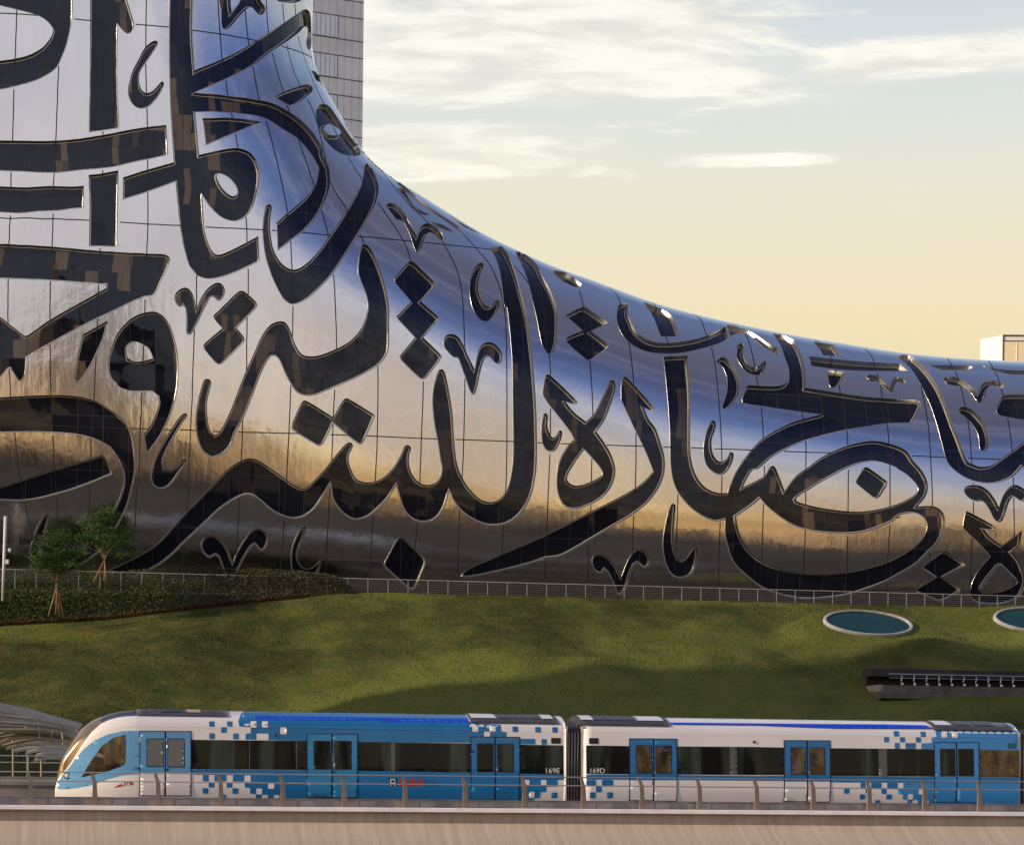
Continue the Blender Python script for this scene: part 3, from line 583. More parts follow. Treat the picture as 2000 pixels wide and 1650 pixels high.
# ================================================================ GROUND AND HILL
simple('ground_mat',(0.022,0.018,0.013),0.9,0,0.35,0.02)
def fac(X,Y,Z): return P0+X*XH+Y*DH+Z*ZH
g=bpy.data.meshes.new('ground'); 
o=obj('ground',[(-4000,-4000,0),(4000,-4000,0),(4000,4000,0),(-4000,4000,0)],[(0,1,2,3)],'ground_mat'); tag(o,None,None,kind='structure')
ZC=P0z-1.16+0.12     # crest level
def crest_z(X):   # the lawn edge drops away on the left
    return ZC-np.interp(X,[-60,-38,-30,-24,-20,-16.5,-14,-10],[4.2,3.0,2.35,1.5,0.95,0.5,0.15,0.0])
from mathutils import noise as mn
def hill_z(X,Y):  # Y: facade depth, -7 at crest, -66 at foot
    t=np.clip((-7.0-Y)/58.0,0,1)
    zc=crest_z(X)
    prof=1-(0.25*t+0.75*t**1.05); 
    prof=np.clip(prof-0.05*np.sin(t*math.pi)*0.6,0,1)
    z=zc*prof
    amp=np.clip((-7.6-Y)/6,0,1)*np.clip((1-t)*4,0,1)
    z+=amp*(1.5*mn.noise(Vector((X*0.06,Y*0.09,1.3)))+0.6*mn.noise(Vector((X*0.15,Y*0.2,7.7)))+0.16*mn.noise(Vector((X*0.45,Y*0.45,3.1))))
    z+=amp*0.9*math.exp(-((X-24)/5.0)**2)*math.exp(-((Y+15)/9.0)**2)
    return float(z)
HX=np.arange(-90,90.1,0.6); HY=np.concatenate([np.arange(-7,-46,-0.5),np.arange(-46,-67,-1.5)])
hv=[];hf=[]
H=np.zeros((len(HX),len(HY)))
for i,x in enumerate(HX):
    for j,y in enumerate(HY):
        H[i,j]=hill_z(x,y); hv.append(fac(x,y,H[i,j]))
# horizontal terrace slot cut into the right-hand slope
tmpf=[]; nh=len(HY)
for i in range(len(HX)-1):
    for j in range(nh-1):
        a=i*nh+j; tmpf.append((a,a+1,a+nh+1,a+nh))
hb=BVHTree.FromPolygons([Vector(v) for v in hv],tmpf)
def hill_hit(px,py):
    h=hb.ray_cast(Vector(CAM),Vector(ray(px,py)).normalized())[0]
    return None if h is None else np.array(h)
def to_fac(P): d=P-P0; return np.array([np.dot(d,XH),np.dot(d,DH),P[2]])
# ---- oval skylights set in the slope: the ground is graded flat round each
def sky_plane(cx,cy,label,ra=88,rb=23,tilt=5.0):
    px_=[]
    for k in range(48):
        a=2*math.pi*k/48; x=ra*math.cos(a); y=rb*math.sin(a); t=math.radians(tilt)
        px_.append((cx+x*math.cos(t)-y*math.sin(t),cy+x*math.sin(t)+y*math.cos(t)))
    c=hill_hit(min(cx,2000),cy); c=pix_plane(cx,cy,c,DH)
    nv=ZH*0.80-DH*0.60; nv/=np.linalg.norm(nv)
    return c,nv,np.array([pix_plane(x,y,c,nv) for x,y in px_]),label
def skylight(c,nv,pts,label):
    n_=48
    def ring(k,h): return c+(pts-c)*k+nv*h
    e=empty('oval_skylight',label,'skylight','oval skylights in the hill',loc=tuple(c))
    rows=[ring(1.0,-0.9),ring(1.0,0.16),ring(0.985,0.20),ring(0.94,0.20),ring(0.93,0.16),ring(0.93,0.0)]
    v=np.concatenate(rows)-c; f=[(r_*n_+i,r_*n_+(i+1)%n_,(r_+1)*n_+(i+1)%n_,(r_+1)*n_+i) for r_ in range(len(rows)-1) for i in range(n_)]
    obj('rim',v,f,'pale_rim',e)
    v=list(ring(0.935,0.07)-c)+[nv*0.12]; f=[(i,(i+1)%n_,n_) for i in range(n_)]
    obj('glass',v,f,'teal_glass',e,True)
SKY=[sky_plane(1695,1219,'oval skylight with pale rim and teal glass standing free in the upper slope'),sky_plane(2027,1213,'oval skylight with pale rim cut off by the right edge of the picture')]
k_=0
for i,x in enumerate(HX):
    for j,y in enumerate(HY):
        P=np.array(hv[k_])
        for c,nv,pts,_ in SKY:
            if abs(P[0]-c[0])>9 or abs(P[1]-c[1])>9: continue
            a1=(pts[0]-pts[24])/2; b1=(pts[12]-pts[36])/2; r_=P-c
            # horizontal ellipse coordinates
            M=np.array([[a1[0],b1[0]],[a1[1],b1[1]]]); q=np.linalg.solve(M,r_[:2]); d=np.hypot(*q)
            w_=np.clip((2.3-d)/1.15,0,1); w_=w_*w_*(3-2*w_)
            zp=c[2]-(nv[0]*r_[0]+nv[1]*r_[1])/nv[2]-0.03
            if j==0: w_=0
            P[2]=P[2]*(1-w_)+zp*w_
        H[i,j]=P[2]; hv[k_]=P; k_+=1
simple('pale_rim',(0.40,0.39,0.42),0.45,0,0.15,2.0)
m,n,p=newmat('teal_glass'); n.put(p.inputs['Base Color'],(0.002,0.036,0.028)); p.inputs['Roughness'].default_value=0.05; p.inputs['Specular IOR Level'].default_value=0.5
tA=to_fac(hill_hit(1850,1312)); tB=to_fac(hill_hit(1850,1351)); tL=to_fac(hill_hit(1697,1330))
SX=tL[0]; SYa=tA[1]; SYb=tB[1]; SZa=tA[2]; SZb=tB[2]
hf=[]
for i in range(len(HX)-1):
    for j in range(nh-1):
        xm=(HX[i]+HX[i+1])/2; ym=(HY[j]+HY[j+1])/2
        if xm>SX and SYb<ym<SYa: continue
        a=i*nh+j; hf.append((a,a+1,a+nh+1,a+nh))
m,n,p=newmat('lawn')
g=n.new('ShaderNodeNewGeometry').outputs['Position']
f1=n.noise(g,0.09,4,0.55,0.4); f2=n.noise(g,0.55,5,0.65); f3=n.noise(g,4.5,5,0.7); f4=n.noise(g,0.035,2,0.5)
c=n.mix(n.step(n.math('ADD',n.math('MULTIPLY',f1,0.6),n.math('MULTIPLY',f4,0.4)),0.40,0.60),(0.048,0.060,0.015),(0.150,0.175,0.036))
c=n.mix(n.math('MULTIPLY',n.step(f2,0.42,0.7),0.35),c,(0.20,0.165,0.045))
c=n.mix(n.math('MULTIPLY',n.step(f3,0.4,0.7),0.4),c,(0.028,0.040,0.010))
n.put(p.inputs['Base Color'],c); p.inputs['Roughness'].default_value=0.9; p.inputs['Specular IOR Level'].default_value=0.15
b=n.new('ShaderNodeBump'); b.inputs['Strength'].default_value=0.5; b.inputs['Distance'].default_value=0.2
n.put(b.inputs['Height'],n.math('ADD',f3,n.math('MULTIPLY',f2,1.0))); n.l.new(b.outputs[0],p.inputs['Normal'])
hill=obj('grass_hill',hv,hf,'lawn',smooth=True); tag(hill,None,None,kind='structure')
# plateau behind the crest and a bank rising on the left behind the lawn edge
simple('soil',(0.030,0.024,0.014),0.95,0,0.4,0.8,0.4)
pv=[];pf=[]
PX=np.arange(-90,90.1,1.5); PY=[-7.0,-6.2,-5.0,-3.0,0.0,6.0,30.0]
for x in PX:
    for y in PY:
        z=crest_z(x) if y==-7.0 else ZC-0.04-(ZC-crest_z(x))*np.interp(y,[-7,-6.2,-5,-3],[1,0.7,0.25,0])
        if y>0: z=ZC-0.04
        pv.append(fac(x,y,z))
k=len(PY)
for i in range(len(PX)-1):
    for j in range(k-1):
        a=i*k+j; pf.append((a,a+k,a+k+1,a+1))
o=obj('plateau',pv,pf,'soil',smooth=True); tag(o,None,None,kind='structure')
# ---- grass blades over the visible slope (uncountable)
m,n,p=newmat('grass_blade')
g=n.new('ShaderNodeNewGeometry').outputs['Position']; f1=n.noise(g,0.09,4,0.55,0.4); f4=n.noise(g,0.035,2,0.5); f2=n.noise(g,0.55,5,0.65)
c=n.mix(n.step(n.math('ADD',n.math('MULTIPLY',f1,0.6),n.math('MULTIPLY',f4,0.4)),0.40,0.60),(0.052,0.068,0.016),(0.165,0.185,0.036))
c=n.mix(n.math('MULTIPLY',n.step(f2,0.42,0.7),0.3),c,(0.22,0.185,0.05))
n.put(p.inputs['Base Color'],c); p.inputs['Roughness'].default_value=0.8; p.inputs['Specular IOR Level'].default_value=0.15
nr=np.random.RandomState(3)
gv=[];gf=[]
NB=120000
xs=nr.uniform(-40,42,NB); ys=-7-36*nr.rand(NB)**1.1
ii=np.clip(((xs-HX[0])/0.6).astype(int),0,len(HX)-2); jj=np.clip(((-7-ys)/0.5).astype(int),0,nh-2)
fx=(xs-HX[ii])/0.6; fy=(-7-ys)/0.5-jj
zz=(H[ii,jj]*(1-fx)*(1-fy)+H[ii+1,jj]*fx*(1-fy)+H[ii,jj+1]*(1-fx)*fy+H[ii+1,jj+1]*fx*fy)
okm=~((xs>SX-0.3)&(ys>SYb-0.5)&(ys<SYa+0.3)); xs,ys,zz=xs[okm],ys[okm],zz[okm]
an=nr.uniform(0,math.pi,len(xs)); hh=nr.uniform(0.03,0.11,len(xs)); ww=nr.uniform(0.02,0.06,len(xs)); ln=nr.uniform(-0.09,0.09,(len(xs),2))
base=P0+xs[:,None]*XH+ys[:,None]*DH+zz[:,None]*ZH-0.02*ZH
dv=np.stack([np.cos(an),np.sin(an),0*an],1)*ww[:,None]
tip=base+np.stack([ln[:,0],ln[:,1],hh],1)
gvv=np.stack([base-dv,base+dv,tip],1).reshape(-1,3); gff=np.arange(len(gvv)).reshape(-1,3)
me=bpy.data.meshes.new('grass_blades'); me.vertices.add(len(gvv)); me.vertices.foreach_set('co',gvv.ravel())
me.loops.add(len(gvv)); me.loops.foreach_set('vertex_index',gff.ravel().astype(np.int32)); me.polygons.add(len(gff)); me.polygons.foreach_set('loop_start',(np.arange(len(gff))*3).astype(np.int32)); me.polygons.foreach_set('loop_total',np.full(len(gff),3,dtype=np.int32)); me.update(); me.validate()
me.materials.append(MAT['grass_blade']); o=bpy.data.objects.new('grass_blades',me); COL.objects.link(o); tag(o,'short rough grass covering the sloping hill','grass',kind='stuff')
# ---- terrace slot
simple('concrete_dark',(0.11,0.10,0.09),0.8,0,0.3,1.2,0.2)
simple('concrete_grey',(0.30,0.285,0.275),0.75,0,0.2,1.5,0.15)
simple('slot_wall',(0.035,0.034,0.034),0.8,0,0.3,1.0)
ter=empty('terrace_opening','long dark terrace opening cut into the lower right of the grass hill','terrace',loc=tuple(fac(SX,SYb,SZb)),rz=AL)
yb=SYb-SYb; ya=SYa-SYb; za=SZa-SZb
def lb(mb,x0,x1,y0,y1,z0,z1,bev=0,mi=0): mb.box(x0,x1,y0,y1,z0,z1,mi,bev)
mb=MB(); lb(mb,-0.4,45,ya,ya+0.3,-0.6,za+0.05); mb.build('back_wall','slot_wall',ter)
mb=MB(); lb(mb,-0.5,45,-0.6,ya,-0.5,-0.02); mb.build('floor','concrete_dark',ter)
mb=MB(); lb(mb,-0.2,45,-0.42,-0.12,-0.35,0.36,0.03); mb.build('parapet','concrete_dark',ter)
mb=MB(); lb(mb,-0.42,-0.2,-0.2,ya+0.1,-0.3,0.4,0.04); mb.build('end_wall','concrete_grey',ter)
mb=MB(); lb(mb,-0.6,45,ya-1.3,ya+0.5,za-0.42,za+0.08); mb.build('soffit','slot_wall',ter)
simple('post_steel',(0.42,0.43,0.50),0.3,0.8)
simple('lamp_white',(0.8,0.8,0.78),0.3)
for k in range(13):
    mb=MB(); x=1.0+k*0.86
    mb.tube([(x,-0.25,0.34),(x,-0.24,0.72),(x+0.07,-0.2,0.96),(x+0.02,-0.1,1.08)],[0.075,0.05,0.06,0.03],8)
    po=mb.build('rail_bracket','post_steel',ter,True)
    mb=MB(); b=bmesh.new(); bmesh.ops.create_uvsphere(b,u_segments=10,v_segments=6,radius=0.09)
    b.verts.index_update(); mb.add([(v.co.x+x+0.03,v.co.y-0.36,v.co.z+0.46) for v in b.verts],[[v.index for v in f.verts] for f in b.faces]); b.free()
    mb.build('round_lamp','lamp_white',po,True)
mb=MB(); mb.tube([(0.2,-0.1,1.12),(45,-0.1,1.12)],0.03,6); mb.tube([(0.2,-0.25,0.85),(45,-0.25,0.85)],0.018,6); mb.build('rail','post_steel',ter,True)
for sk in SKY: skylight(*sk)
# ---- fence along the museum foot
simple('rail_steel',(0.52,0.50,0.48),0.35,0.7)
fen=empty('plaza_fence','thin steel post and cable fence along the foot of the museum','fence',loc=tuple(fac(-45,-6,ZC)),rz=AL)
mb=MB(); mb.box(0,95,-0.03,0.03,0.99,1.035); mb.build('top_rail','rail_steel',fen)
mb=MB()
for z in (0.2,0.36,0.52,0.68,0.84): mb.tube([(0,0,z),(95,0,z)],0.008,5)
mb.build('cables','rail_steel',fen)
post=MB(); post.box(-0.022,0.022,-0.04,0.0,-0.3,0.99); p0=post.build('post','rail_steel',fen); p0.location=(0.3,0.05,0)
for k in range(1,65):
    c_=p0.copy(); COL.objects.link(c_); c_.parent=fen; c_.location=(0.3+k*1.44,0.05,0)
# ---- planting bed, flowers, trees, pole on the left
def leaves(pts,size,name,mat,parent=None,flat=0.0,seed=1):
    r_=np.random.RandomState(seed); n_=len(pts)
    a=r_.randn(n_,3); a[:,2]*=(1-flat); a/=np.linalg.norm(a,axis=1)[:,None]; b=np.cross(a,r_.randn(n_,3)); b/=np.linalg.norm(b,axis=1)[:,None]
    s=size*r_.uniform(0.6,1.4,(n_,1)); q=np.stack([pts-a*s,pts-b*s*0.45,pts+a*s,pts+b*s*0.45],1).reshape(-1,3)
    me=bpy.data.meshes.new(name); me.vertices.add(len(q)); me.vertices.foreach_set('co',q.ravel()); me.loops.add(len(q)); me.loops.foreach_set('vertex_index',np.arange(len(q),dtype=np.int32))
    me.polygons.add(n_); me.polygons.foreach_set('loop_start',(np.arange(n_)*4).astype(np.int32)); me.polygons.foreach_set('loop_total',np.full(n_,4,dtype=np.int32)); me.update(); me.validate()
    me.materials.append(MAT[mat]); o=bpy.data.objects.new(name,me); COL.objects.link(o)
    if parent is not None: o.parent=parent
    return o
def leafmat(name,c1,c2):
    m,n,p=newmat(name); g=n.new('ShaderNodeNewGeometry'); f=n.noise(g.outputs['Position'],1.2,4,0.6)
    n.put(p.inputs['Base Color'],n.mix(n.step(f,0.35,0.65),c1,c2)); p.inputs['Roughness'].default_value=0.6; p.inputs['Specular IOR Level'].default_value=0.25
leafmat('shrub_leaf',(0.034,0.058,0.015),(0.080,0.115,0.028)); leafmat('dry_leaf',(0.040,0.045,0.018),(0.075,0.075,0.030))
leafmat('flower_leaf',(0.075,0.024,0.012),(0.11,0.05,0.02)); leafmat('tree_leaf',(0.035,0.080,0.022),(0.075,0.14,0.034))
N1=60000; bx=nr.uniform(-46,-12.5,N1); by=nr.uniform(-7.2,-4.6,N1)
top=np.interp(bx,[-46,-40,-36,-28,-24,-20,-16,-13.5,-12.5],[0.4,0.5,0.7,1.3,1.6,1.7,1.55,1.15,0.2])
bz=np.array([crest_z(x)+(ZC-crest_z(x))*np.interp(y,[-7.2,-6.2,-5],[0,0.5,1]) for x,y in zip(bx,by)])
lump=np.array([0.35*mn.noise(Vector((x*0.5,y*0.6,0))) for x,y in zip(bx,by)])
env=np.clip((by+7.2)/0.5,0.15,1)
bp=P0+bx[:,None]*XH+by[:,None]*DH+(bz+env*(top*nr.rand(N1)**0.6*1.0+lump*0.5))[:,None]*ZH
dry=bx+nr.randn(N1)*2.0>-24
o=leaves(bp[~dry],0.065,'hedge_planting','shrub_leaf',seed=2); tag(o,'dark green shrubs massed behind the upper left lawn edge','shrubs',kind='stuff')
o=leaves(bp[dry],0.065,'dry_planting','dry_leaf',seed=3); tag(o,'brownish dry shrubs tapering out along the museum fence','shrubs',kind='stuff')
N2=7000; bx=nr.uniform(-46,-16,N2); by=-7.25+nr.uniform(-0.15,0.35,N2); bz=np.array([crest_z(x) for x in bx])+nr.rand(N2)*0.26
bp=P0+bx[:,None]*XH+by[:,None]*DH+bz[:,None]*ZH
o=leaves(bp,0.06,'red_ground_cover','flower_leaf',seed=4); tag(o,'low reddish brown ground cover along the lawn edge','ground cover',kind='stuff')
simple('bark',(0.16,0.10,0.06),0.8,0,0.3,6,0.3); simple('stake_wood',(0.30,0.17,0.09),0.7)
def tree(base,hs,crown,label,seed,stakes):
    e=empty('young_tree',label,'tree','young trees by the fence',loc=tuple(base))
    r_=random.Random(seed); cz=hs
    mb=MB(); mb.tube([(0,0,0),(0.03,0,hs*0.4),(-0.03,0,hs*0.75)],[0.085,0.07,0.055],8); tips=[]
    for k in range(9):
        a=k*2.4+r_.random(); z0=hs*(0.5+0.28*r_.random()); l=r_.uniform(0.8,1.5)
        p1=(math.cos(a)*l*0.5,math.sin(a)*l*0.5,z0+0.55*l); p2=(math.cos(a)*l*1.2,math.sin(a)*l*1.0,z0+0.75*l+0.2)
        mb.tube([(0,0,z0),p1,p2],[0.04,0.028,0.01],6); tips+= [p1,p2]
    mb.build('trunk','bark',e,True)
    rs=np.random.RandomState(seed); P=[]
    for (ox,oz,rx,rz,nn) in crown:
        ncl=22
        for c in range(ncl):
            d=rs.randn(3); d/=np.linalg.norm(d); rr=rs.rand()**0.4
            c0=np.array([ox+d[0]*rr*rx*1.22,d[1]*rr*rx,oz+d[2]*rr*rz*1.05]); sc=rs.uniform(0.22,0.5)
            n_=nn//ncl; q=rs.randn(n_,3)*np.array([1.3,1.0,0.55])*sc*0.62+c0; P.append(q)
    leaves(np.concatenate(P),0.055,'crown','tree_leaf',e,flat=0.5,seed=seed)
    for (dx_,dy_) in stakes:
        mb=MB(); mb.tube([(dx_,dy_,-0.1),(dx_*0.08,dy_*0.08,hs*0.52)],0.045,6); mb.build('stake','stake_wood',e,True)
def at(px,py,Y): return CAM+ray(px,py)*Y
tb=at(110,1199,152.0); tree(tb,3.2,[(0.1,4.3,1.55,1.1,7000),(0.9,3.6,1.3,0.9,4500),(-0.5,3.3,1.1,0.8,3500),(0.0,5.1,0.9,0.6,2500)],'young staked tree with feathery crown, nearer and lower of the two',11,[(-0.55,0.1),(0.45,0.1),(0.1,0.6)])
tb=at(204,1134,156.0); tree(tb,2.6,[(0.0,3.0,1.5,1.0,6500),(0.9,2.5,1.1,0.8,4000),(-0.4,4.0,0.9,0.8,3500),(0.2,4.6,0.7,0.5,1500)],'young staked tree beside the fence, further right and higher of the two',23,[(-0.75,0.0),(0.05,0.5),(0.12,-0.1)])
pb=at(5,1169,150.0); pt=at(11,1008,150.0)
simple('pale_paint',(0.62,0.62,0.62),0.5,0,0.1,2)
pe=empty('lighting_pole','slim pale pole standing at the far left edge above the lawn','pole',loc=tuple(pb)); d=pt-pb
mb=MB(); mb.tube([(0,0,-0.15),tuple(d)],[0.085,0.115],14); mb.build('shaft','pale_paint',pe,True)
for (px,py,s) in ((19,1074,0.16),(14.5,1097,0.2)):
    q=at(px,py,149.8)-pb; mb=MB(); mb.box(q[0]-s/2,q[0]+s/2,q[1]-s/2,q[1]+s/2,q[2]-s*0.75,q[2]+s*0.75,0,0.02)
    mb.box(q[0]-s,q[0]-s/2,q[1]-0.02,q[1]+0.02,q[2]-0.02,q[2]+0.02); mb.build('fitting_box','pale_paint',pe)
# ================================================================ BUILDINGS SEEN PAST THE RING
simple('tower_panel',(0.86,0.90,0.86),0.45,0.15,0.12,0.15); simple('tower_joint',(0.02,0.02,0.022),0.6); simple('tower_fin',(0.4,0.4,0.42),0.4,0.4)
simple('tower_glass',(0.88,0.96,0.95),0.3,0.2,0.06,0.4)
TY=360.0; BE=R(24.0)
c0=at(709,150,TY); tow=empty('office_tower','tall grey panelled office tower with glazed bays standing behind the museum','tower',loc=(c0[0],c0[1],0),rz=BE)
# local x runs left from the visible corner (negative), facade faces -y
mb=MB(); mb.box(-48,0,0,40,0,175); mb.build('tower_body','tower_panel',tow)
mj=MB(); mg=MB(); mfv=MB(); z=60.0; rows=[]
k=0
while z<170:
    h=2.65 if k%2==0 else 3.65
    mj.box(-48,0.02,-0.05,0.02,z-0.06,z+0.06)
    if k%2==1:
        mg.box(-48,-4.4,-0.10,0.02,z+0.14,z+h-0.14); mj.box(-4.38,-4.26,-0.05,0.02,z,z+h)
    for x in np.arange(-47.4,0,1.3):
        if k%2==0 or x>-4.2: mfv.box(x-0.018,x+0.018,-0.03,0.02,z+0.06,z+h-0.06)
    rows.append((z,h,k)); z+=h; k+=1
mj.build('panel_joints','tower_joint',tow); mg.build('glazed_bays','tower_glass',tow)
mf=MB()
for (z,h,k) in rows:
    if k%2==1:
        for x in np.arange(-47,-4.5,0.78): mf.box(x-0.03,x+0.03,-0.2,-0.1,z+0.14,z+h-0.14)
mf.build('glazing_fins','tower_fin',tow); mfv.build('panel_ribs','tower_fin',tow)
# small white roof building on the right
simple('white_render',(0.88,0.87,0.84),0.5,0,0.04,0.5); simple('cream_panel',(0.93,0.80,0.52),0.5,0,0.06,0.5); simple('frame_dark',(0.06,0.06,0.06),0.5)
WY=235.0; wc=at(1959,655,WY); zt=wc[2]
LX=915/FPX*(WY+3.5)-959/FPX*WY; LF=915/FPX*(WY+14)-959/FPX*WY+0.3
wb=empty('white_building','small white block with cream panelled front on the skyline at the right edge','building',loc=(wc[0],wc[1],0))

L_=lambda px: (px-1959)/FPX*WY
def zz_(py): return at(1959,py,WY)[2]
mb=MB(); fl=[(LX,3.5),(0,0),(16,0),(16,14),(LF,14)]; zb_=0.0
zl=at(1915,663,WY+3.5)[2]
vs=[(x,y,0) for x,y in fl]+[(LX,3.5,zl),(0,0,zt),(16,0,zt),(16,14,zt),(LF,14,zl)]
mb.add(vs,[(0,1,6,5),(1,2,7,6),(2,3,8,7),(3,4,9,8),(4,0,5,9),(5,6,7,8,9)]); mb.build('wall','white_render',wb)
mb=MB(); mb.box(0.12,15.9,-0.05,0.02,zt-9,zt-0.62); mb.build('front_panel','cream_panel',wb)
mb=MB(); mb.box(0.0,16,-0.10,0.0,zt-0.06,zt+0.06); mb.box(0,16,-0.10,0.0,zt-0.62,zt-0.54); mb.box(-0.05,0.05,-0.10,0,zt-9,zt); mb.build('frame','frame_dark',wb)
mb=MB()
for x in (1.45,2.95,4.4,5.9): mb.box(x-0.04,x+0.04,-0.09,-0.04,zt-9,zt-0.66)
mb.build('mullions','white_render',wb)
# town behind the viewer: only seen mirrored in steel and glass
simple('tan_wall',(0.60,0.42,0.25),0.7,0,0.15,0.05); simple('dusk_wall',(0.16,0.13,0.11),0.7,0,0.2,0.05); simple('town_glass',(0.03,0.04,0.05),0.1)
rg=random.Random(5)
spots=[(-330,-210,46,30,52,0),(-250,-260,40,34,30,1),(-180,-300,30,30,76,0),(-120,-240,44,26,24,1),(-60,-330,36,36,44,0),(10,-260,40,30,22,1),(70,-340,30,30,64,1),(130,-270,46,30,28,0),(200,-330,34,34,56,1),(270,-260,44,30,30,0),(345,-320,36,30,70,1),(-420,-260,50,30,36,1),(420,-250,50,34,34,0),(-20,-420,26,26,96,1),(38,-250,13,13,112,0),(92,-270,15,15,92,0),(64,-300,12,12,140,1)]
ORD=['first','second','third','fourth','fifth','sixth','seventh','eighth','ninth','tenth','eleventh','twelfth','thirteenth','fourteenth','fifteenth','sixteenth','seventeenth']
for ib,(x,y,w_,d_,h_,c_) in enumerate(sorted(spots)):
    e=empty('town_block','%s %s town block, %s counting from the west, in the row facing the museum'%('tall' if h_>60 else 'low',('sandy','brown')[c_],ORD[ib]),'building','town blocks behind the viewer',loc=(x,y,0),rz=R(-38+rg.uniform(-12,12)))
    mb=MB(); mb.box(-w_/2,w_/2,-d_/2,d_/2,0,h_); mb.box(-w_/2+3,w_/2-3,-d_/2+3,d_/2-3,h_,h_+3); mb.build('wall','tan_wall' if c_==0 else 'dusk_wall',e)
    mg=MB(); zf=4
    while zf<h_-3:
        xx=-w_/2+2
        while xx<w_/2-3: mg.box(xx,xx+2.2,d_/2-0.2,d_/2+0.06,zf,zf+2.0); xx+=4.2
        zf+=4.0
    mg.build('windows','town_glass',e)

e=empty('town_block','tall unseen slab block added left of the viewer to shade the lower lawn','building',loc=(-97,92,0),rz=math.atan2(-0.375,-0.927))  # out-of-view block, added only to cast shade on the lower lawn
mb=MB(); mb.box(-14,14,-11.5,11.5,0,62); mb.build('wall','tan_wall',e)
mg=MB()
for zf in range(3,58,4):
    for xx in range(-12,12,4): mg.box(xx,xx+2.4,11.3,11.56,zf,zf+2.2); mg.box(xx,xx+2.4,-11.56,-11.3,zf,zf+2.2)
mg.build('windows','town_glass',e)
# ================================================================ VIADUCT AND TRAIN
PT=CAM+ray(600,1500)*77.0; PT=np.array([PT[0],PT[1],0.0])
def uzp(px,py,off=0.0):
    q=pix_plane(px,py,PT+DH*off,DH)-PT; return float(np.dot(q,XH)),float(q[2])
U0=uzp(107,1530)[0]
def uz(px,py):
    u,z=uzp(px,py); return (u-U0,z)
TO=PT+XH*U0     # track frame origin at the nose, z=0
def TP(u,d,z): return TO+u*XH+d*DH+z*ZH
ZB=uz(600,1561)[1]; ZR=uz(600,1388.5)[1]
TILE={'R':(0,1350,4.762),'2':(380,1360,5.0),'3':(740,1370,5.0),'4':(1080,1380,5.0),'5':(1400,1380,5.0),'6':(1640,1380,5.556)}
def tp(t,x,y): ox,oy,s=TILE[t]; return uz(ox+x/s,oy+y/s)
HW=1.35
_no=[tp('R',*q) for q in ((510,905),(520,820),(545,700),(560,650),(600,550),(640,490),(740,350),(830,275),(1000,200),(1180,165),(1275,166))]
_nl=[tp('R',*q) for q in ((510,900),(530,825),(600,740),(660,660),(720,560),(800,440),(880,340),(960,280),(1080,238),(1200,226),(1275,224))]
def ztop(u): return float(np.interp(u,[a for a,b in _no],[b for a,b in _no])) if u<_no[-1][0] else float(ZR)
def zline(u): return float(np.interp(u,[a for a,b in _nl],[b for a,b in _nl]))
UN=_nl[-1][0]
def woff(u): return 0.95*max(0.0,1-u/2.9)**1.9
def inward(u,z,nose=True):
    zt=ztop(u) if nose else ZR
    wo=woff(u) if nose else 0.0
    z1=ZB+0.80*(zt-ZB) if zt-ZB>1.2 else ZB+0.6*(zt-ZB)
    t=min(1.0,max(0.0,(z-z1)/(zt-z1+1e-6)))
    low=0.10*max(0,(ZB+0.5-z)/0.5)**2
    tum=0.10*max(0,(z-ZB-1.1)/2.0)
    return wo+(HW-wo)*(1-(1-t**2.3)**(1/1.7))*1.0*(t>0)+low+tum*(1-t)
def sidept(u,z,off=0.0,nose=True):
    y=inward(u,z,nose); g_=(inward(u,z+0.004,nose)-inward(u,z-0.004,nose))/0.008; g_=min(max(g_,0.0),6.0); l_=math.sqrt(1+g_*g_)
    return (u,y-off/l_,z+off*g_/l_)
simple('silver_paint',(0.80,0.79,0.79),0.30,0.15,0.03,0.4,coat=0.25)
simple('blue_paint',(0.010,0.165,0.42),0.28,0.1,0.08,0.4,coat=0.2)
simple('light_blue_paint',(0.035,0.25,0.60),0.28,0.1,0.06,0.4,coat=0.2)
simple('vivid_blue_paint',(0.003,0.05,0.62),0.3,0.1,coat=0.2)
simple('mid_blue_paint',(0.025,0.24,0.50),0.28,0.1,0.06,0.4,coat=0.2)
simple('gasket',(0.012,0.012,0.013),0.5)
simple('teal_vent',(0.01,0.11,0.13),0.5)
m,n,p=newmat('train_glass'); g=n.new('ShaderNodeTexCoord').outputs['Object']
n.put(p.inputs['Base Color'],n.mix(n.step(n.noise(n.vmath('MULTIPLY',g,(1.2,1,0.12)),1.0,3,0.5),0.5,0.64),(0.006,0.006,0.007),(0.035,0.05,0.045)))
p.inputs['Roughness'].default_value=0.05; p.inputs['Specular IOR Level'].default_value=0.32; p.inputs['Specular Tint'].default_value=(0.62,0.80,0.90,1)
b=n.new('ShaderNodeBump'); b.inputs['Strength'].default_value=0.5; b.inputs['Distance'].default_value=0.05; n.put(b.inputs['Height'],n.noise(n.vmath('MULTIPLY',g,(1.0,1,0.25)),0.9,1,0.4)); n.l.new(b.outputs[0],p.inputs['Normal'])
m,n,p=newmat('bowed_glass'); g=n.new('ShaderNodeTexCoord').outputs['Object']; p.inputs['Base Color'].default_value=(0.06,0.045,0.028,1); p.inputs['Metallic'].default_value=0.35; p.inputs['Coat Weight'].default_value=0.6; p.inputs['Roughness'].default_value=0.06
b=n.new('ShaderNodeBump'); b.inputs['Strength'].default_value=1.0; b.inputs['Distance'].default_value=0.22; n.put(b.inputs['Height'],n.noise(n.vmath('MULTIPLY',g,(2.2,1,0.8)),1.0,0.5,0.4)); n.l.new(b.outputs[0],p.inputs['Normal'])
simple('door_glass_grey',(0.13,0.15,0.16),0.12,0.0)
simple('black_shell',(0.05,0.045,0.045),0.22,0.3,0.1,1.0,coat=0.8)
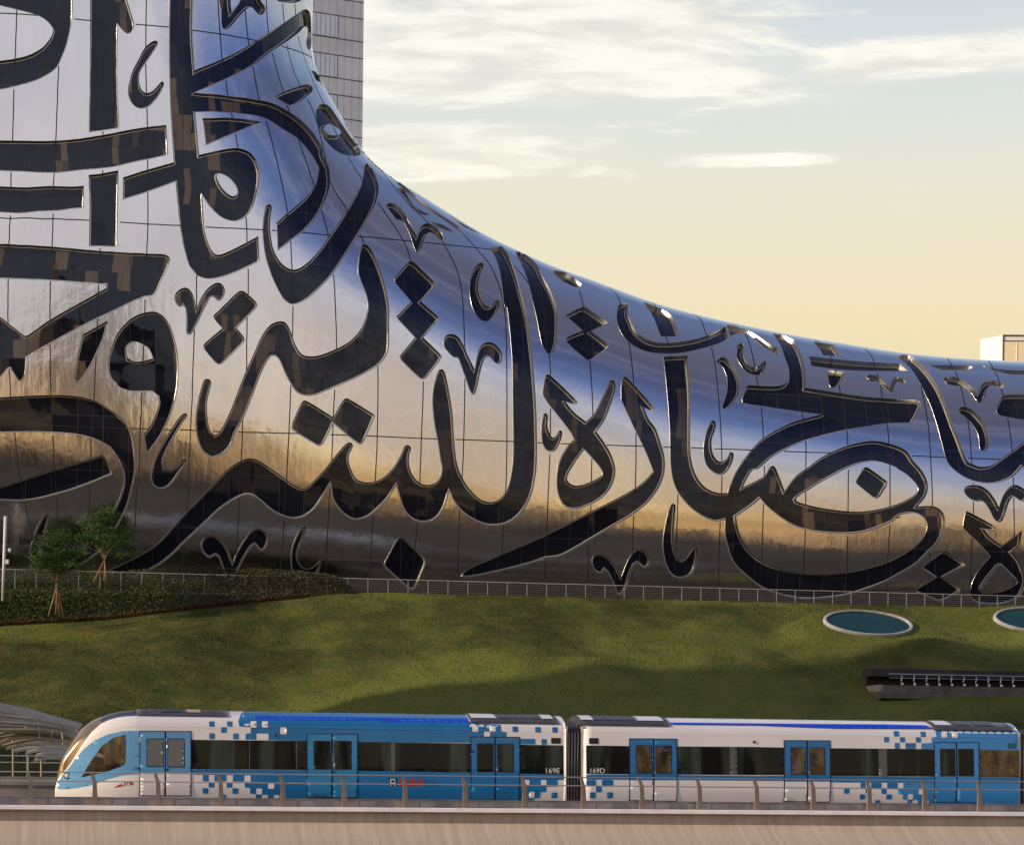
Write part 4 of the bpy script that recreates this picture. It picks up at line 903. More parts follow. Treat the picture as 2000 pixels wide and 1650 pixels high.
simple('wind_glass',(0.30,0.22,0.14),0.16,0.6,coat=0.5)  # bronze tone puts the golden reflection into the windshield colour
simple('pod_grey',(0.085,0.072,0.065),0.30,0.4,0.15,1.0); simple('pod_panel',(0.75,0.75,0.76),0.3,0.2); simple('pod_dark',(0.03,0.03,0.032),0.4)
simple('white_decal',(0.78,0.77,0.76),0.3,coat=0.4); simple('red_decal',(0.42,0.03,0.015),0.4); simple('dark_decal',(0.02,0.06,0.12),0.4)
simple('bellows_rubber',(0.10,0.10,0.105),0.45,0,0.2,2); simple('bellows_edge',(0.42,0.42,0.42),0.35,0.4); simple('under_gear',(0.05,0.048,0.045),0.7,0.2,0.3,3)
simple('amber_edge',(0.62,0.50,0.34),0.3,0.3)
def body_meshes(par,u0,u1,nose):
    us=list(np.arange(u0,u1,0.30))+[u1]
    if nose: us=sorted(set([0.0,0.04,0.1,0.18,0.28,0.4,0.55,0.7,0.85]+[x for x in us if x>0.9]+[UN]))
    def strip2(us,zlo,zhi,name,mat,K,close):
        rows=[]
        for u in us:
            a=zlo(u); b=zhi(u); ring=[]
            for k in range(K+1):
                t=k/K; t=math.sin(t*math.pi/2) if close else t
                z=a+(b-a)*t; ring.append((u,inward(u,z,nose),z))
            if close: ring[-1]=(u,HW,b)
            rows.append(ring)
        v=[];f=[]
        n_=K+1
        for r in rows:
            v+=r; v+=[(a,2*HW-b,c) for a,b,c in r]
        for i in range(len(rows)-1):
            for s_ in (0,1):
                for k in range(K):
                    a=i*2*n_+s_*n_+k; b=a+2*n_
                    f.append((a,b,b+1,a+1) if s_==0 else (a,a+1,b+1,b))
        return rows,v,f
    zl=(lambda u: min(zline(u),ztop(u)-0.01)) if nose else (lambda u: ZR-0.22)
    lo=(lambda u: ZB+ (0.0))
    r1,v,f=strip2(us,lo,zl,'body','silver_paint',48,False)
    # end caps
    for idx in ((0,len(us)-1) if not nose else (0,len(us)-1)):
        b_=idx*98; near=[b_+k for k in range(49)]; far=[b_+49+k for k in range(49)]
        f.append(tuple(near+far[::-1]))
    obj('body',v,f,'silver_paint',par,True).data.polygons[len(f)-1].use_smooth=False
    if nose:
        uw=[u for u in us if u<=tp('R',930,300)[0]+0.05]; ub=[u for u in us if uw[-1]<=u<=UN+0.01]; uc=[u for u in us if u>=UN-0.01]
        for nm,uu,mt in (('windshield',uw,'wind_glass'),('front_fairing',ub,'black_shell'),('roof',uc,'silver_paint')):
            r_,v,f=strip2(uu,zl,ztop,nm,mt,14,True)
            if nm=='windshield': f.append(tuple(list(range(15))+list(range(29,14,-1))))
            if nm=='roof':
                ra,rb=tp('2',440,170)[0],tp('3',860,150)[0]; fm=[1 if ra<v[q_[0]][0]<rb else 0 for q_ in f]
                obj(nm,v,f,None,par,True,['silver_paint','blue_paint'],fm); continue
            obj(nm,v,f,mt,par,True)
    else:
        r_,v,f=strip2(us,zl,lambda u: ZR,'roof','silver_paint',14,True); ra,rb=tp('6',1055,250)[0],tp('6',1945,250)[0]; nq=len(f)
        f.append(tuple(list(range(15))+list(range(29,14,-1)))); k=(len(us)-1)*30; f.append(tuple([k+i for i in list(range(15))+list(range(29,14,-1))]))
        obj('roof',v,f,None,par,True,['silver_paint','light_blue_paint'],[1 if i<nq and ra<v[q_[0]][0]<rb else 0 for i,q_ in enumerate(f)])
def densify(poly,step=0.35):
    o=[]
    for i in range(len(poly)):
        a=np.array(poly[i]); b=np.array(poly[(i+1)%len(poly)]); k=max(1,int(np.linalg.norm(b-a)/step))
        for j in range(k): o.append(tuple(a+(b-a)*j/k))
    return o
def patch(mb,poly,off,nose,mi=0,edge=True):
    zmax=ZR-0.085
    poly=[(u,min(z,zmax)) for u,z in poly]
    poly=densify(poly,0.06); A=np.array(poly); lo=A.min(0); hi=A.max(0)
    pts=[Vector(p) for p in poly]; n_=len(pts); ed=[(i,(i+1)%n_) for i in range(n_)]
    gx=np.arange(lo[0]+0.15,hi[0],0.30) if hi[0]-lo[0]>0.35 else np.array([(lo[0]+hi[0])/2]); gz=np.array([z for z in np.arange(lo[1]+0.03,hi[1]-0.012,0.028) if z>ZR-0.75 or int(round((z-lo[1])/0.028))%3==0])
    if True:
        G=np.array([(x,z) for x in gx for z in gz]); G=G[pip(G,A)] if len(G) else G
        pts+= [Vector(g) for g in G]
    vo,eo,fo,_,_,_=delaunay_2d_cdt(pts,ed,[],0,1e-5)
    V=np.array([v[:] for v in vo]); F_=[f for f in fo]; C=np.array([V[list(f)].mean(0) for f in F_]); ok=pip(C,A)
    k=len(mb.v)
    for u,z in V: mb.v.append(sidept(u,z,off,nose))
    for f,o_ in zip(F_,ok):
        if o_:
            f=list(f); a=V[f[1]]-V[f[0]]; b=V[f[2]]-V[f[0]]
            if a[0]*b[1]-a[1]*b[0]<0: f=f[::-1]
            mb.f.append(tuple(i+k for i in f)); mb.m.append(mi)
def rsq(t,x0,x1,y0,y1,r=9):
    P=[]
    for (cx,cy,a0) in ((x1-r,y0+r,-90),(x1-r,y1-r,0),(x0+r,y1-r,90),(x0+r,y0+r,180)):
        for k in range(4): a=math.radians(a0+30*k); P.append(tp(t,cx+r*math.cos(a),cy+r*math.sin(a)))
    return P
def poly(spec):
    o=[];t=None
    for tk in spec.split():
        if tk[0]=='@': t=tk[1]; continue
        x,y=tk.split(','); o.append(tp(t,float(x),float(y)))
    return o
def decal(name,mat,items,off,par,nose):
    mb=MB()
    for it in items: patch(mb,it,off,nose)
    return mb.build(name,mat,par,True)
tbase=(TO[0],TO[1],0.0)
# ---- lead car
lead=empty('metro_train_car','leading metro car with sloping bullet nose, blue and silver with pixel pattern, marked 169E','train car','metro cars on the viaduct',loc=tbase,rz=AL)
car2=empty('metro_train_car','second metro car, mostly silver with blue end, marked 169D, behind the bellows','train car','metro cars on the viaduct',loc=tbase,rz=AL)
UE=uz(1105,1500)[0]; US2=uz(1141,1500)[0]; UE2=uz(1991,1500)[0]
body_meshes(lead,0.0,UE,True); body_meshes(car2,US2,UE2,False)
decal('blue_livery','blue_paint',[
 poly('@2 470,150 430,235 440,290 548,295 552,355 500,360 498,418 1100,432 2000,444 @3 100,398 1250,400 1250,295 1200,290 1195,225 905,205 860,150 820,128 0,112 @2 1400,145'),
 poly('@R 1775,722 2000,722 @2 500,712 1100,716 2000,728 @3 900,692 1803,708 1803,762 900,742 0,728 @2 1100,760 500,765 0,760 @R 1775,762'),
 poly('@2 490,765 490,885 543,890 543,945 600,950 600,990 2000,1003 @3 0,955 1520,966 1520,940 1575,938 1578,882 1633,880 1635,828 1745,825 1745,758 900,742 0,728 @2 1100,762'),
 *[rsq('2',*q) for q in ((143,198,240,292),(318,373,240,292),(260,315,297,353),(145,198,355,414),(378,432,358,416),(80,137,764,825),(193,310,764,825),(373,490,764,828),(137,193,838,885),(313,368,840,887),(78,133,892,946),(370,426,892,948),(250,307,953,988))],
 *[rsq('3',*q) for q in ((1308,1363,240,293),(1530,1585,245,298),(1697,1750,247,300),(1590,1642,362,418),(1378,1530,360,414),(1685,1742,885,940))]],0.006,lead,True)
simple('pale_blue_paint',(0.11,0.33,0.60),0.28,0.1,0.05,0.4,coat=0.2)
decal('nose_livery','pale_blue_paint',[poly('@R 520,862 600,750 645,702 700,625 780,533 880,452 1000,397 1130,367 1300,364 1300,765 1150,775 1000,815 850,870 700,900 600,910 545,908 522,892')],0.006,lead,True)
decal('shoulder_stripe','vivid_blue_paint',[poly('@2 600,186 1000,190 2000,208 @3 0,158 860,168 905,203 500,200 0,196 @2 2000,238 1000,228 600,222')],0.012,lead,True)
decal('white_pixels','white_decal',[*[rsq('2',*q) for q in ((548,608,240,300),(660,722,242,302),(838,900,300,365),(607,723,360,424),(487,548,768,830),(718,778,848,898),(603,660,895,953),(660,717,958,990),(775,830,960,990))],
 *[rsq('3',*q) for q in ((915,973,235,292),(1085,1142,237,292),(1030,1088,290,338),(1415,1470,762,820),(1582,1636,762,822),(1467,1520,878,938))]],0.012,lead,True)
decal('dark_vent','gasket',[rsq('3',1685,1778,352,408,3)],0.012,lead,True)
def window(par,spec,nose): 
    o=decal('window','train_glass',[poly(spec)],0.004,par,nose); return o
window(lead,'@R 1778,440 @2 0,420 1100,432 1100,714 0,706 @R 1778,718',True)
window(lead,'@2 1596,440 2000,444 @3 100,398 898,405 896,690 0,682 @2 1596,724',True)
window(lead,'@3 1380,418 1803,424 1803,708 1380,702',True)
decal('cab_window','bowed_glass',[poly('@R 755,798 850,640 950,503 1050,432 1120,408 1168,402 1168,655 1140,690 1000,740 880,770')],0.012,lead,True)
simple('window_mullion',(0.10,0.10,0.10),0.4)
for s_ in ('@2 536,432 543,432 540,708 533,708','@2 994,432 1001,432 999,712 992,712','@3 120,400 160,400 160,684 120,684'): decal('window_bar','window_mullion',[poly(s_)],0.010,lead,True)
def door(par,t,x0,x1,y0,y1,wx0,wx1,wy0,wy1,mat,low=None,lowy=0,glass='train_glass',nose=True):
    g=decal('door',mat,[poly('@%s %f,%f %f,%f %f,%f %f,%f'%(t,x0+6,y0+5,x1-6,y0+5,x1-8,y1-6,x0+4,y1-6))],0.020,par,nose)
    decal('door_seal','gasket',[poly('@%s %f,%f %f,%f %f,%f %f,%f'%(t,x0-4,y0-4,x1+4,y0-4,x1+2,y1+3,x0-6,y1+3))],0.014,g,nose)
    if low: decal('lower_panel',low,[poly('@%s %f,%f %f,%f %f,%f %f,%f'%(t,x0+5,lowy,x1-7,lowy,x1-8,y1-6,x0+4,y1-6))],0.023,g,nose)
    decal('door_window_seal','gasket',[rsq(t,wx0-6,wx1+6,wy0-6,wy1+6,6)],0.024,g,nose)
    decal('door_window',glass,[rsq(t,wx0+2,wx1-2,wy0+2,wy1-2,5)],0.028,g,nose)
    return g
door(lead,'R',1300,1537,368,970,1368,1515,440,695,'pale_blue_paint','silver_paint',762,'door_glass_grey'); door(lead,'R',1541,1778,370,970,1562,1712,440,700,'pale_blue_paint','silver_paint',762,'door_glass_grey')
door(lead,'2',1100,1343,362,985,1168,1325,436,705,'mid_blue_paint'); door(lead,'2',1348,1592,364,988,1370,1528,437,706,'mid_blue_paint')
door(lead,'3',900,1135,342,958,963,1113,412,680,'blue_paint'); door(lead,'3',1140,1376,345,960,1160,1312,414,682,'blue_paint')
# ---- second car
decal('blue_livery','blue_paint',[
 poly('@4 325,658 750,660 2000,672 @5 660,670 2000,682 @6 1030,757 1950,766 1950,826 1030,822 0,818 @5 660,722 @4 1200,712 325,708'),
 *[rsq('4',*q) for q in ((325,420,712,772),(478,587,712,772),(420,475,775,832),(362,418,832,890),(528,585,832,890))],
 *[rsq('6',*q) for q in ((595,653,262,320),(885,942,268,325),(487,543,325,383),(660,716,327,384),(833,888,328,386),(603,657,390,452),(718,830,390,452),(225,280,822,880),(340,452,822,880),(515,628,822,880),(47,105,883,940),(282,335,885,942),(453,508,885,942),(220,278,947,1003),(508,567,947,1003),(392,447,1010,1055))]],0.006,car2,False)
decal('end_livery','light_blue_paint',[poly('@6 1050,243 1055,325 1005,330 1003,388 892,395 890,456 1500,462 1945,466 1945,258 1500,250'),poly('@6 690,824 690,882 632,885 632,940 685,945 688,1003 740,1008 742,1058 1950,1062 1950,824')],0.007,car2,False)
decal('shoulder_stripe','vivid_blue_paint',[poly('@4 1160,158 2000,166 @5 1000,172 2000,178 @6 500,196 980,206 1040,242 500,240 0,238 @5 1000,207 @4 2000,184 1170,176')],0.035,car2,False)
decal('white_pixels','white_decal',[rsq('6',*q) for q in ((1110,1172,275,332),(1225,1287,275,332),(857,905,888,945),(740,798,945,1003),(797,855,1010,1058),(945,972,1012,1058))],0.013,car2,False)
decal('dark_vent','gasket',[rsq('4',355,447,303,360,3)],0.012,car2,False); decal('teal_vent','teal_vent',[rsq('6',1828,1922,392,450,3)],0.012,car2,False)
window(car2,'@4 325,375 750,381 750,656 325,652',False); window(car2,'@4 1216,385 2000,390 @5 660,396 660,664 @4 2000,664 1216,660',False)
window(car2,'@5 1112,402 2000,410 @6 1030,460 1030,755 @5 1112,672',False); decal('window','bowed_glass',[poly('@6 1518,463 1950,468 1950,764 1518,760')],0.004,car2,False)
for s_ in ('@5 130,392 200,394 200,662 130,660','@6 425,455 515,456 515,754 425,753'): decal('window_bar','window_mullion',[poly(s_)],0.010,car2,False)
door(car2,'4',750,983,310,915,815,962,380,645,'blue_paint','silver_paint',716,'bowed_glass',False); door(car2,'4',987,1213,312,920,1008,1155,382,645,'blue_paint','silver_paint',716,'bowed_glass',False)
door(car2,'5',660,885,327,925,725,865,400,655,'blue_paint','silver_paint',728,'bowed_glass',False); door(car2,'5',889,1110,329,930,913,1052,400,655,'blue_paint','silver_paint',728,'bowed_glass',False)
door(car2,'6',1030,1270,385,1038,1095,1250,460,745,'light_blue_paint',nose=False); door(car2,'6',1275,1515,385,1040,1293,1450,460,745,'light_blue_paint',nose=False)
# ---- roof pods
def pod(par,ua,ub,zlow,ends,nose,panels):
    us=np.linspace(ua,ub,14); mb=MB(); K=12; rows=[]
    for u in us:
        e=min(u-ua if ends[0] else 9,ub-u if ends[1] else 9); lift=0.03*min(1,e/0.9)**0.6 if e<0.9 else 0.03
        pr=[]
        for k in range(K+1):
            t=math.sin(k/K*math.pi/2); z=zlow+(ZR-zlow)*t; y=inward(9.0,min(z,ZR-1e-4),False) if k<K else HW
            pr.append((u,y-0.05*(1-t)-0.02,z+lift*(0.25+0.75*t)))
        rows.append(pr+[(a,2*HW-b,c) for a,b,c in pr[::-1][1:]])
    n_=len(rows[0]); v=[p_ for r in rows for p_ in r]; f=[(i*n_+j,(i+1)*n_+j,(i+1)*n_+j+1,i*n_+j+1) for i in range(len(rows)-1) for j in range(n_-1)]
    f.append(tuple(range(n_))); f.append(tuple((len(rows)-1)*n_+j for j in range(n_)))
    po=obj('roof_pod',v,f,'pod_grey',par,True)
    for (a,b,mt) in panels:
        i0=ua+(ub-ua)*a; i1=ua+(ub-ua)*b; mb=MB(); vv=[]
        for u in (i0,i1):
            for k in (4,6,8,10,11):
                t=math.sin(k/K*math.pi/2); z=zlow+(ZR-zlow)*t; vv.append((u,inward(9.0,z,False)-0.05*(1-t)-0.035,z+0.03*(0.25+0.75*t)+0.012))
        mb.add(vv,[(j,j+5,j+6,j+1) for j in range(4)]); mb.build('roof_hatch',mt,po,True)
zl_=uz(600,1401)[1]
pod(lead,UN,tp('2',335,215)[0],zl_,(False,False),True,[(0.28,0.5,'pod_dark'),(0.55,0.7,'amber_edge')])
pod(lead,tp('3',905,200)[0],tp('3',1770,200)[0],uz(950,1411)[1],(False,True),True,[(0.02,0.3,'pod_panel'),(0.34,0.44,'pod_dark'),(0.46,0.56,'pod_dark'),(0.58,0.68,'pod_dark'),(0.70,0.8,'pod_dark'),(0.82,0.95,'pod_panel')])
pod(car2,tp('4',270,180)[0],tp('4',1150,185)[0],uz(1200,1416)[1],(True,False),False,[(0.03,0.17,'pod_panel'),(0.18,0.28,'pod_dark'),(0.3,0.4,'pod_dark'),(0.42,0.52,'pod_dark'),(0.54,0.63,'pod_dark'),(0.66,0.95,'pod_panel')])
pod(car2,tp('6',1040,242)[0],tp('6',1900,250)[0],uz(1900,1426)[1],(False,True),False,[(0.05,0.25,'pod_panel'),(0.3,0.5,'pod_dark'),(0.55,0.8,'pod_dark')])
# ---- headlamp, lettering, small fittings
hu,hz=tp('R',622,783); mb=MB()
hp=sidept(hu,hz,0.012,True); b=bmesh.new(); bmesh.ops.create_uvsphere(b,u_segments=18,v_segments=10,radius=0.085); b.verts.index_update()
mb.add([(v.co.x*0.9+hp[0],v.co.y*0.4+hp[1],v.co.z+hp[2]) for v in b.verts],[[v.index for v in f.verts] for f in b.faces]); b.free(); mb.build('headlight','lamp_white',lead,True)
mb=MB(); b=bmesh.new(); 
ringv=[];ringf=[]
for i in range(20):
    a=2*math.pi*i/20
    for (rr,yy) in ((0.085,0.0),(0.095,-0.03),(0.115,-0.03),(0.12,0.02)): ringv.append((hp[0]+rr*math.cos(a)*0.95,hp[1]+yy-0.2*rr*math.cos(a),hp[2]+rr*math.sin(a)))
for i in range(20):
    for j in range(3): a=i*4+j; c=((i+1)%20)*4+j; ringf.append((a,c,c+1,a+1))
mb.add(ringv,ringf); mb.build('headlight_ring','pod_grey',lead,True)
def text(par,body,t,x0,x1,y0,y1,mat,nose,off=0.03,ext=0.0,bold=0.0):
    cu=bpy.data.curves.new('t','FONT'); cu.body=body; cu.size=1.0; cu.offset=bold; cu.resolution_u=3
    to=bpy.data.objects.new('t',cu); COL.objects.link(to); dg=bpy.context.evaluated_depsgraph_get(); me=to.evaluated_get(dg).to_mesh()
    V=np.array([v.co[:2] for v in me.vertices]); Fs=[tuple(p.vertices) for p in me.polygons]
    lo=V.min(0); hi=V.max(0); mb=MB(); vs=[]
    for x,y in V:
        tx=x0+(x-lo[0])/(hi[0]-lo[0])*(x1-x0); ty=y1-(y-lo[1])/(hi[1]-lo[1])*(y1-y0); u,z=tp(t,tx,ty); vs.append(sidept(u,z,off,nose))
    mb.add(vs,Fs); o=mb.build('lettering',mat,par); bpy.data.objects.remove(to); return o
text(lead,'169E','3',1632,1765,647,696,'white_decal',True,0.02); text(car2,'169D','4',365,505,598,645,'white_decal',False,0.02)
decal('red_emblem','red_decal',[poly('@R 1055,895 1100,868 1150,845 1180,833 1215,833 1228,845 1242,862 1180,868 1110,884')],0.012,lead,True)
text(lead,'RTA','R',1138,1212,846,872,'white_decal',True,0.024,bold=0.02)
decal('pictogram_plate','gasket',[rsq('3',97,172,745,820,4)],0.012,lead,True)
mb=MB(); patch(mb,rsq('3',108,160,752,806,14),0.016,True); mb.build('pictogram','white_decal',lead)
mb=MB(); patch(mb,rsq('3',117,151,762,788,10),0.020,True); patch(mb,rsq('3',118,127,795,802,3),0.02,True); patch(mb,rsq('3',141,150,795,802,3),0.02,True); mb.build('pictogram_window','gasket',lead)
mb=MB(); patch(mb,rsq('3',106,122,810,817,2),0.018,True); patch(mb,rsq('3',146,162,810,817,2),0.018,True); mb.build('pictogram_feet','white_decal',lead)
text(lead,'DUBAI','3',198,440,752,824,'red_decal',True,0.014,bold=0.05); text(lead,'METRO','3',455,588,790,826,'dark_decal',True,0.014); text(lead,'مترو','3',455,548,752,784,'dark_decal',True,0.014)
for (par,t,x,y,ns) in ((lead,'2',786,374,True),(car2,'5',368,342,False)):
    u,z=tp(t,x,y); q=sidept(u,z,0.02,ns); mb=MB(); mb.tube([(q[0],q[1]+0.02,q[2]),(q[0],q[1]-0.01,q[2])],0.05,12); mb.build('side_camera','pod_dark',par,True)
# headlamp cluster on the nose front
mb=MB(); 
for (x,y) in ((592,690),(600,665),(585,715)): 
    u,z=tp('R',x,y); patch(mb,[(u,z),(u+0.06,z),(u+0.05,z+0.05),(u,z+0.05)],0.02,True)
mb.build('nose_marker','gasket',lead)
for par,a,b_ in ((lead,1.0,UE),(car2,US2,UE2)):
    mb=MB(); mb.box(a+0.3,b_-0.3,0.35,2*HW-0.35,ZB-0.45,ZB+0.05)
    for x in (a+2.2,a+4.0,b_-4.0,b_-2.2): mb.box(x-0.4,x+0.4,0.25,0.5,ZB-0.42,ZB-0.02,0,0.08)
    mb.build('under_frame','under_gear',par)
# ---- bellows gangways
def bellows(ua,ub,label):
    e=empty('gangway_bellows',label,'gangway','gangways between the cars',loc=tbase,rz=AL); n_=max(3,int((ub-ua)/0.10)); z0=ZB-0.02; z1=ZR-0.28
    mb=MB(); prof=[]; 
    us=[];ys=[]
    for i in range(2*n_+1):
        us.append(ua+(ub-ua)*i/(2*n_)); ys.append(0.30+(0.0 if i%2 else 0.09))
    v=[];f=[]
    for u,y in zip(us,ys):
        ring=[(u,y,z0),(u,y,z1-0.35),(u,y+0.10,z1-0.12),(u,y+0.35,z1),(u,2*HW-y-0.35,z1),(u,2*HW-y-0.1,z1-0.12),(u,2*HW-y,z1-0.35),(u,2*HW-y,z0)]; v+=ring
    for i in range(len(us)-1):
        for j in range(7): a=i*8+j; f.append((a,a+8,a+9,a+1))
    obj('bellows',v,f,'bellows_rubber',e)
    for i in range(1,2*n_,2):
        mb.tube([(us[i],0.29,z0),(us[i],0.29,z1-0.35),(us[i],0.40,z1-0.12),(us[i],0.65,z1+0.01)],0.014,6)
    mb.build('bellows_ribs','bellows_edge',e,True)
    mb=MB()
    for u in (ua+0.02,ub-0.02): mb.box(u-0.045,u+0.045,0.08,0.30,ZB,z1-0.1,0,0.01)
    mb.build('end_frames','amber_edge',e)  # sunlit gold of the car ends put into the frame colour
bellows(UE+0.005,US2-0.005,'grey ribbed bellows joining car 169E to car 169D'); bellows(UE2+0.005,UE2+0.7,'grey ribbed bellows at the right edge behind car 169D')
# ---- viaduct
simple('lip_concrete',(0.88,0.87,0.89),0.55,0,0.08,1.5); 
m,n,p=newmat('stained_concrete'); g=n.new('ShaderNodeTexCoord').outputs['Object']
f1=n.noise(n.vmath('MULTIPLY',g,(1,0,0.10)),4.0,4,0.55); f2=n.noise(g,0.5,3,0.5); f3=n.noise(n.vmath('MULTIPLY',g,(1,0,0.05)),12.0,3,0.6)
c=n.mix(n.step(f1,0.35,0.7),(0.42,0.35,0.28),(0.54,0.47,0.39)); c=n.mix(n.math('MULTIPLY',n.step(f3,0.55,0.7),0.22),c,(0.40,0.30,0.22)); c=n.mix(n.math('MULTIPLY',f2,0.3),c,(0.55,0.48,0.4))
n.put(p.inputs['Base Color'],c); p.inputs['Roughness'].default_value=0.75
simple('track_concrete',(0.20,0.185,0.17),0.85,0,0.25,0.8,0.2); simple('tray_metal',(0.27,0.25,0.24),0.5,0.5,0.2,1.0); simple('gallery_steel',(0.23,0.185,0.155),0.45,0.35,0.2,2.5)
RD=-2.15      # guard rail line, metres in front of the train side
def uzr(px,py,off=RD): u,z=uzp(px,py,off); return u-U0,z
zl1=uzr(600,1575.5,RD-0.25)[1]; zl0=uzr(600,1583.5,RD-0.25)[1]
UA,UB=-60,75
via=empty('metro_viaduct','pale concrete metro viaduct deck with a white lip carrying the train','viaduct',loc=tbase,rz=AL)
def ext(name,prof,mat,smooth=False):
    v=[(u,d,z) for u in np.linspace(UA,UB,30) for d,z in prof]; k=len(prof); f=[(i*k+j,(i+1)*k+j,(i+1)*k+(j+1)%k,i*k+(j+1)%k) for i in range(29) for j in range(k)]
    return obj(name,v,f,mat,via,smooth)
ext('edge_lip',[(RD-0.25,zl0),(RD-0.25,zl1-0.015),(RD-0.235,zl1),(RD+0.2,zl1),(RD+0.2,zl0)],'lip_concrete')
ext('deck',[(RD+0.203,zl0),(RD+0.203,zl1-0.004),(8.0,zl1-0.004),(8.0,zl0-0.6),(RD+0.4,zl0-0.6)],'track_concrete')
pr=[(RD-0.05,zl0-0.003)]
for k in range(9):
    t=k/8; pr.append((RD+0.12-1.30*t**1.2,zl0-0.30-0.62*math.sin(t*math.pi/2)**1.4))
pr+= [(RD-1.2,zl0-1.6),(RD-0.4,zl0-2.2),(1.2,zl0-2.8),(4.2,zl0-2.8),(6.5,zl0-2.2),(7.6,zl0-0.604)]
ext('trough_side',pr,'stained_concrete',True)
mb=MB(); mb.box(UA,UB,0.45,0.75,zl1,ZB-0.46+0.02); mb.box(UA,UB,1.95,2.25,zl1,ZB-0.46+0.02); mb.build('running_rails','under_gear',via)
zt1=uzr(600,1560,RD+0.35)[1]; zt0=uzr(600,1575,RD+0.35)[1]
tr=MB(); tr.box(UA,UB,RD+0.30,RD+0.40,zt0,zt1); 
for x in np.arange(UA+0.6,UB,1.02): tr.box(x-0.02,x+0.02,RD+0.285,RD+0.30,zt0,zt1)
tr.box(UA,UB,RD+0.27,RD+0.42,zt1,zt1+0.02); tr.build('cable_tray','tray_metal',via)
mb=MB(); mb.box(UA,UB,4.8,5.1,zl1,uzp(60,1516,4.8)[1]); mb.box(UA,UB,4.72,4.80,uzp(60,1533,4.8)[1],uzp(60,1529,4.8)[1]); mb.build('far_parapet','track_concrete',via)
for k in range(-2,4):
    mb=MB(); x=k*28.0+6; mb.box(x-1.2,x+1.2,1.4,4.0,0,zl0-2.8,0,0.3); mb.build('pier','stained_concrete',via)
# guard rail in front
gr=empty('guard_rail','brown steel guard rail with bent posts and two slim rails in front of the train','guard rail',loc=tbase,rz=AL)
zr1=uzr(600,1512,RD)[1]; zr2=uzr(600,1529,RD)[1]
for z,y in ((zr1,0.0),(zr2,0.0)):
    mb=MB(); mb.tube([(UA,RD+y,z),(UB,RD+y,z)],0.020,8); mb.build('rail','rail_steel',gr,True)
mb=MB(); 
prof=[(0.02,zl1,0.16,0.05),(0.0,zl1+0.05,0.10,0.05),(0.0,zl1+0.45,0.075,0.05),(-0.01,zr2-0.02,0.065,0.05),(-0.10,zr1-0.03,0.05,0.045),(-0.14,zr1+0.03,0.035,0.04)]
vv=[];ff=[]
for (x,z,a,b_) in prof: vv+= [(x-a,-b_,z),(x+a,-b_,z),(x+a,b_,z),(x-a,b_,z)]
for i in range(len(prof)-1):
    for j in range(4): a=i*4+j; c=i*4+(j+1)%4; ff.append((a,c,c+4,a+4))
ff.append((0,3,2,1)); k=(len(prof)-1)*4; ff.append((k,k+1,k+2,k+3))
mb.add(vv,ff); p0=mb.build('post','gallery_steel',gr)
u1=uzr(60,1575)[0]; u2=uzr(1140,1580)[0]; sp=(u2-u1)/9.0; p0.location=(u1,RD+0.03,0)
for k in list(range(-6,0))+list(range(1,30)):
    c_=p0.copy(); COL.objects.link(c_); c_.parent=gr; c_.location=(u1+k*sp,RD+0.03,0)
# far rail beyond the nose
fr=empty('far_guard_rail','thin double guard rail on the far side of the track, seen left of the nose','guard rail',loc=tbase,rz=AL)
for py in (1475.5,1488.5):
    mb=MB(); z=uzp(60,py,5.0)[1]; mb.tube([(UA,5.0,z),(UB,5.0,z)],0.018,8); mb.build('rail','rail_steel',fr,True)
q0=None
for k in range(-6,20):
    if q0 is None:
        mb=MB(); mb.box(-0.04,0.04,-0.03,0.03,uzp(60,1520,5.0)[1]-0.02,uzp(60,1474,5.0)[1]); q0=mb.build('post','rail_steel',fr); c_=q0
    else:
        c_=q0.copy(); COL.objects.link(c_); c_.parent=fr
    c_.location=(k*2.9-1.0,5.0,0)
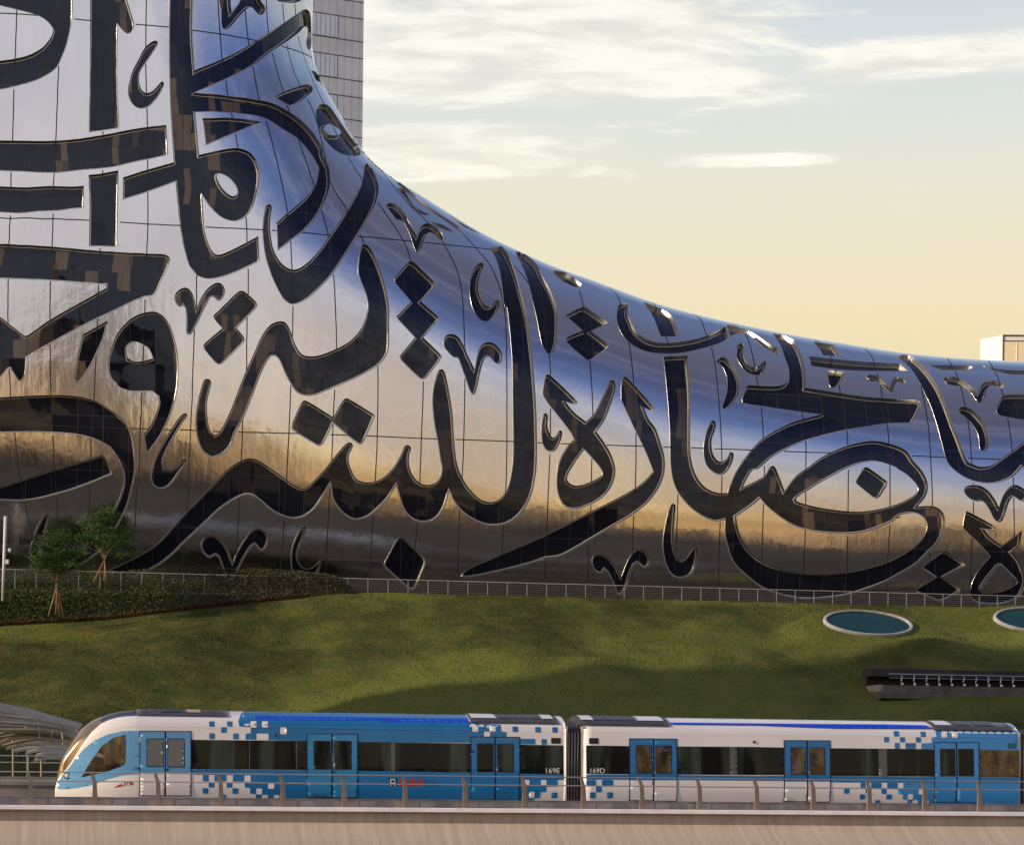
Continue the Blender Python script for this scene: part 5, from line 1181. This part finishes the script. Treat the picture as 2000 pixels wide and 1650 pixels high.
# ---- fan of curved slats left of the nose
simple('slat_metal',(0.40,0.355,0.27),0.5,0.2,0.12,1.0)
cn=empty('slatted_canopy','fan of curved pale metal slats rising left of the train nose','canopy',loc=tuple(at(60,1500,95.0)))
SL=["-120,1352 -60,1362 0,1378 50,1388 100,1402 160,1418","-120,1372 -60,1380 0,1391 60,1399 110,1409 158,1420","-120,1394 -60,1399 0,1406 60,1411 110,1418 152,1428","-120,1412 0,1419 60,1422 110,1427 150,1436","-30,1445 0,1435 20,1431 60,1431 110,1435 148,1441",
 "0,1452 20,1444 50,1441 100,1444 146,1449","15,1462 40,1455 80,1452 142,1457","27,1467 60,1462 100,1461 140,1463","52,1471 80,1465 105,1465 138,1468","70,1477 95,1471 136,1473","68,1486 90,1480 130,1481"]
SL=SL+["-120,1362 -60,1371 0,1385 50,1394 100,1406 159,1419","-120,1383 -60,1389 0,1399 60,1405 110,1413 155,1424","-120,1403 0,1412 60,1416 110,1422 151,1432","-60,1424 0,1427 60,1427 110,1431 149,1438","-40,1452 0,1443 50,1436 100,1440 147,1445","5,1458 50,1448 100,1448 144,1453"]
oc=np.array(cn.location)
for i,s_ in enumerate(SL):
    c=smoothline([tuple(map(float,t.split(',')))+(0,) for t in s_.split()],False,8)
    pts=[at(px,py,95.0+2.2*math.sin(i*0.5)+0.02*(px-80)) -oc for px,py in c]
    v=[];f=[]
    for q in pts:
        for (dy,dz) in ((-0.25,-0.055),(-0.22,0.05),(0.2,0.13),(0.22,0.03)): v.append(q+np.array([0,dy,dz]))
    for a in range(len(pts)-1):
        for j in range(4): f.append((a*4+j,a*4+(j+1)%4,a*4+4+(j+1)%4,a*4+4+j))
    f.append((0,1,2,3)); k=(len(pts)-1)*4; f.append((k+3,k+2,k+1,k))
    obj('slat',v,f,'slat_metal',cn,False)
for (x0,y0,x1,y1) in ((52,1412,50,1424),(45,1426,33,1472),(103,1428,96,1458),(88,1478,86,1492)):
    mb=MB(); mb.tube([at(x0,y0,96.2)-oc,at(x1,y1,96.2)-oc],0.035,6); mb.build('strut','slat_metal',cn,True)

# arched back frame and legs that carry the slats
for px in (20,75,120,150):
    mb=MB(); top_y=float(np.interp(px,[0,50,100,160],[1380,1390,1403,1420])); bot_y=float(np.interp(px,[0,70,130,160],[1462,1484,1480,1460]))
    a_=at(px,top_y+2,96.0); b_=at(px+4,bot_y,96.0); g_=np.array([b_[0],b_[1],0.0])
    mb.tube([a_-oc,b_-oc+np.array([0,0.15,0]),g_-oc+np.array([0,0.6,0])],[0.03,0.04,0.05],8); mb.build('leg','slat_metal',cn,True)
